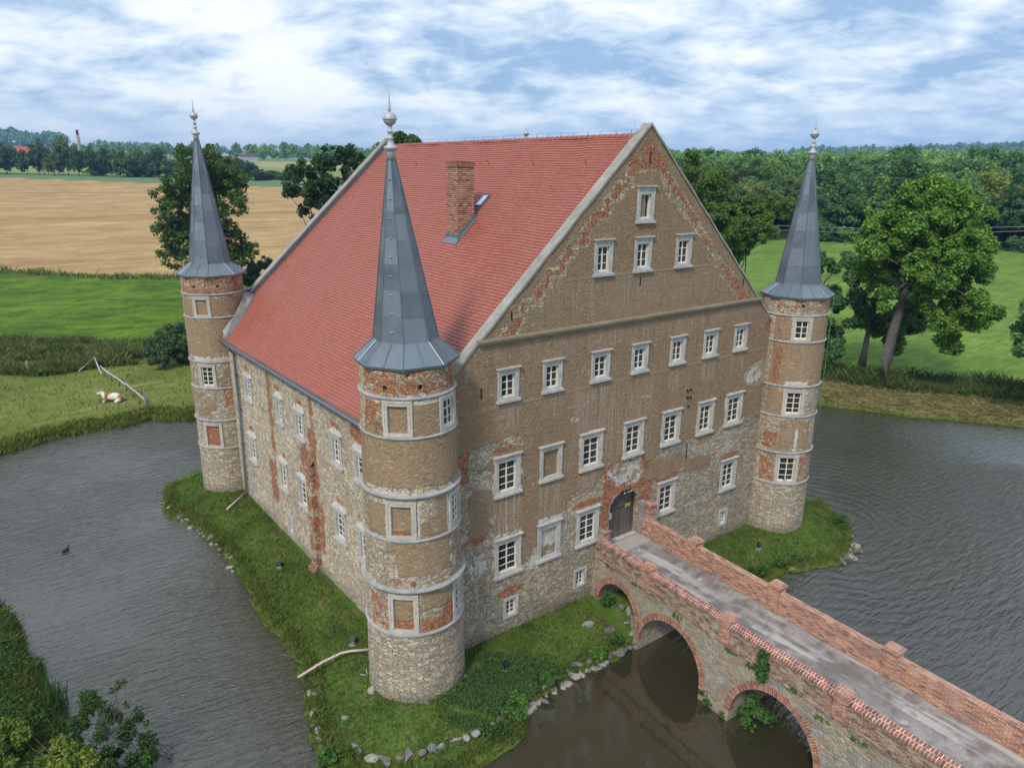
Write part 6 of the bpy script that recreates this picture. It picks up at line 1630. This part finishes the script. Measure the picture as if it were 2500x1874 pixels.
PW3 = scatter(60000, -.5, 8.5, -4.6, -.3, lambda X, Y, di, db, r_: (di > .25) & ~foot(X, Y) & (np.hypot((X-2.6)/2.9, (Y+2.6)/1.5) + .25*np.sin(X*3+Y*4) < 1.0), 71); PW3[:, 2] += .1
V, F = leaves(PW3, np.full(len(PW3), .14), 15000, .085, np.random.default_rng(35), up=1.0)
o = np_mesh('ground_cover', V, F, leafmat('blue_green_weeds', (.055, .13, .042), (.10, .20, .06), (.17, .27, .08), 1.6)); tag(o, 'dense blue-green leafy weeds right of the near tower', 'weeds', None, 'stuff')
PW2 = scatter(26000, -5.5, 32, -5.6, 29, lambda X, Y, di, db, r_: (di > .3) & ~foot(X, Y) & ~((X > 9.3) & (X < 14) & (Y < 0)) & (np.sin(X*.7+Y*.5+np.cos(Y*.9)*2) > .35) & ((Y < 0.2) | (X < 0)) & (Y < 29), 61); PW2[:, 2] += .05
V, F = leaves(PW2, np.full(len(PW2), .1), int(len(PW2)*2.6), .08, np.random.default_rng(33), up=1.0)
o = np_mesh('ground_cover', V, F, LEAF['bush']); tag(o, 'darker leafy patches spreading through the island grass', 'weeds', None, 'stuff')
blade_obj('near_bank_grass', scatter(110000, -20, -12, -4, 24, kF, 12), .26, .045, G2, 13, 'tall rough grass on the near bank at the lower left')
PW = scatter(5000, -19, -12.2, -2, 22, lambda X, Y, di, db, r_: (db > .1) & (np.sin(X*1.7)*np.sin(Y*1.3+X) > -.2), 14); PW[:, 2] += .18
V, F = leaves(PW, np.full(len(PW), .28), 24000, .12, np.random.default_rng(8), up=.8); o = np_mesh('bank_weeds', V, F, LEAF['fern']); tag(o, 'leafy weeds among the tall grass of the near bank', 'weeds', None, 'stuff')
blade_obj('reeds', scatter(900, -14.6, -12.4, 5, 11, lambda X, Y, di, db, r_: (db > -.25) & (db < .45), 15), .8, .035, LEAF['bush'], 16, 'dark upright reeds at the edge of the near bank', .12)
blade_obj('far_bank_grass', scatter(160000, -32, 12, 39, 66, lambda X, Y, di, db, r_: (db > -.1) & ((db < 1.6) | (r_.random(len(X)) < .015)), 17), .36, .10, G2, 18, 'grass on the mown left bank and its overhanging edge')
def kS(X, Y, di, db, r_):
    lo = 67 - .22*(X+12.6); hi = 86.4 - .64*(X+11.8)
    wv_ = wob(X*.13, Y*.13)
    return (Y > lo-1.2*wv_) & (Y < hi+1.5*wv_) & (np.sin(X*.45+Y*.3)*np.sin(Y*.55) > -.6)
blade_obj('scrub', scatter(140000, -40, 18, 55, 108, kS, 19), .8, .16, leafmat('scrub_grass', (.055, .095, .025), (.11, .155, .042), (.26, .25, .11), .35), 20, 'tall uneven scrub in the ditch left of the castle')
blade_obj('scrub', scatter(90000, 40, 100, -8, 60, lambda X, Y, di, db, r_: (db > 5.6) & (db < 13.5), 22), .75, .14, leafmat('dark_tall_grass', (.045, .085, .02), (.08, .125, .032), (.17, .18, .06), .35), 23, 'strip of tall dark grass behind the straw on the right bank')
blade_obj('straw', scatter(110000, 40, 80, -12, 46, lambda X, Y, di, db, r_: (db > -.05) & (db < 6), 24), .30, .08, G3, 25, 'cut straw lying along the right bank', 1.6)
blade_obj('field_margin', scatter(60000, -60, 60, 100, 200, lambda X, Y, di, db, r_: np.abs(Y - (152-.72*(X+9.2)) + 2.2 + 1.0*np.sin(X*.2)) < 2.0, 26), .8, .3, G2, 27, 'rough grass margin between meadow and wheat')

# ------------------------------------------------------------------ SKY, SUN, AIR, CAMERA
W = bpy.data.worlds.new('World'); SC.world = W; W.use_nodes = True
nt = W.node_tree; nt.nodes.clear()
SUN_EL, SUN_AZ = R(46), math.atan2(-.80, -.45)
sky = nd(nt, 'ShaderNodeTexSky', sky_type='NISHITA', sun_disc=False)
sky.sun_elevation = SUN_EL; sky.sun_rotation = SUN_AZ; sky.air_density = 1.0; sky.dust_density = 1.5; sky.ozone_density = 1.5
dirv = nd(nt, 'ShaderNodeTexCoord').outputs['Generated']
sp = nd(nt, 'ShaderNodeSeparateXYZ', {0: dirv})
zc = mth(nt, 'MAXIMUM', sp.outputs[2], 0.0)
den = mth(nt, 'ADD', zc, .27)
pc = nd(nt, 'ShaderNodeCombineXYZ', {0: mth(nt, 'DIVIDE', sp.outputs[0], den), 1: mth(nt, 'DIVIDE', sp.outputs[1], den), 2: 0.0}).outputs[0]
pr = mapping(nt, pc, (1, 1, 1), (0, 0, YAW))        # cloud streets run across the view
c1 = noise(nt, mapping(nt, pr, (2.0, 2.3, 1), (0, 0, 0), (3.1, 1.7, 0)), 1.0, 9, .56, .5)
c2 = noise(nt, mapping(nt, pr, (5.6, 6.4, 1), (0, 0, 0), (.4, 7.7, 0)), 1.0, 8, .6, .4)
c3 = noise(nt, mapping(nt, pr, (.7, .9, 1), (0, 0, 0), (9.3, 4.1, 0)), 1.0, 3, .5)
dens = mth(nt, 'ADD', mth(nt, 'MULTIPLY', c1, .55), mth(nt, 'MULTIPLY', c2, .34))
dens = mth(nt, 'ADD', dens, .02)
dens = mth(nt, 'ADD', dens, mth(nt, 'MULTIPLY', c3, .24))
azn = mth(nt, 'ARCTAN2', sp.outputs[0], sp.outputs[1])
def patch(px, py, wx, wy, amt):
    v = CF*F_PX + CR_*(px*K_-1250) + CU*(937-py*K_); v = v/np.linalg.norm(v)
    a0 = math.atan2(v[0], v[1]); e0 = v[2]
    dx = mth(nt, 'DIVIDE', mth(nt, 'SUBTRACT', azn, a0), wx*K_/F_PX); dy = mth(nt, 'DIVIDE', mth(nt, 'SUBTRACT', sp.outputs[2], e0), wy*K_/F_PX)
    d2 = mth(nt, 'ADD', mth(nt, 'MULTIPLY', dx, dx), mth(nt, 'MULTIPLY', dy, dy))
    return mth(nt, 'MULTIPLY', mth(nt, 'POWER', 2.718, mth(nt, 'MULTIPLY', d2, -1.0)), amt)
for args in ((1760, 40, 230, 40, .10), (930, 140, 200, 40, .07), (1280, 90, 170, 35, .07), (1560, 150, 130, 20, .05), (80, 30, 140, 40, .06), (1380, 45, 90, 40, -.09), (60, 75, 160, 35, -.07), (560, 100, 200, 60, -.04), (330, 150, 140, 25, .04), (1150, 215, 120, 22, -.05), (1900, 130, 260, 40, -.03)):
    dens = mth(nt, 'ADD', dens, patch(*args))
dens = mth(nt, 'MULTIPLY_ADD', dens, 1.75, -.385)
shade = ramp(nt, dens, [(.47, (1.0, 1.0, 1.0)), (.54, (.88, .92, .965)), (.62, (.66, .765, .885)), (.78, (.27, .43, .66))])
hzr = ramp(nt, zc, [(0.0, (.40, .60, .90)), (.05, (.56, .73, .95)), (.13, (.9, .95, 1.0)), (1.0, (.95, .97, 1.0))])
hzl = ramp(nt, zc, [(0.0, (.62, .76, .92)), (.05, (.74, .85, .97)), (.13, (.9, .95, 1.0)), (1.0, (.95, .97, 1.0))])
hz = mix(nt, nd(nt, 'ShaderNodeMapRange', {'Value': azn, 'From Min': .25, 'From Max': 1.0}).outputs[0], hzl, hzr)
lowf = ramp(nt, zc, [(0.0, .85), (.035, .6), (.10, .08), (1.0, 0.0)])
cl = mix(nt, lowf, shade, hz)
bg1 = nd(nt, 'ShaderNodeBackground', {'Color': sky.outputs[0], 'Strength': .10})
bg2 = nd(nt, 'ShaderNodeBackground', {'Color': cl, 'Strength': .60})
cover = ramp(nt, c2, [(.30, .80), (.5, .93)])
ms = nd(nt, 'ShaderNodeMixShader', {0: cover, 1: bg1.outputs[0], 2: bg2.outputs[0]})
out = nd(nt, 'ShaderNodeOutputWorld', {0: ms.outputs[0]})

sd = bpy.data.lights.new('sun', 'SUN'); sd.energy = 1.5; sd.angle = R(10); sd.color = (1.0, .94, .84)
so = bpy.data.objects.new('sun', sd); COL.objects.link(so)
sv = Vector((math.sin(SUN_AZ)*math.cos(SUN_EL), math.cos(SUN_AZ)*math.cos(SUN_EL), math.sin(SUN_EL)))
so.rotation_euler = sv.to_track_quat('Z', 'Y').to_euler(); so.location = (-60, -60, 90)

HAZE = True
if HAZE:
    x = MB(); x.box((-2700, -600, -2.5), (5300, 5300, 160)); hm = bpy.data.materials.new('thin_blue_air'); hm.use_nodes = True
    hn = hm.node_tree; hn.nodes.clear()
    pv = nd(hn, 'ShaderNodeVolumePrincipled', {'Color': (.22, .48, .92, 1), 'Density': .00017, 'Anisotropy': .0})
    nd(hn, 'ShaderNodeOutputMaterial', {'Volume': pv.outputs[0]})
    tag(x.build('haze', hm), kind='stuff')

cd = bpy.data.cameras.new('camera'); co_ = bpy.data.objects.new('camera', cd); COL.objects.link(co_)
cd.sensor_width = 36; cd.sensor_fit = 'HORIZONTAL'; cd.lens = F_PX/2500*36; cd.clip_end = 20000; cd.clip_start = .1
Rm = Matrix(((CR_[0], CU[0], -CF[0]), (CR_[1], CU[1], -CF[1]), (CR_[2], CU[2], -CF[2])))
co_.matrix_world = Matrix.Translation(Vector(CAM)) @ Rm.to_4x4()
SC.camera = co_
SC.view_settings.view_transform = 'Standard'; SC.view_settings.look = 'None'; SC.view_settings.exposure = 0.98; SC.view_settings.gamma = 1.0
SC.cycles.max_bounces = 6; SC.cycles.diffuse_bounces = 3; SC.cycles.glossy_bounces = 3; SC.cycles.transmission_bounces = 2; SC.cycles.volume_bounces = 0
SC.cycles.use_denoising = True
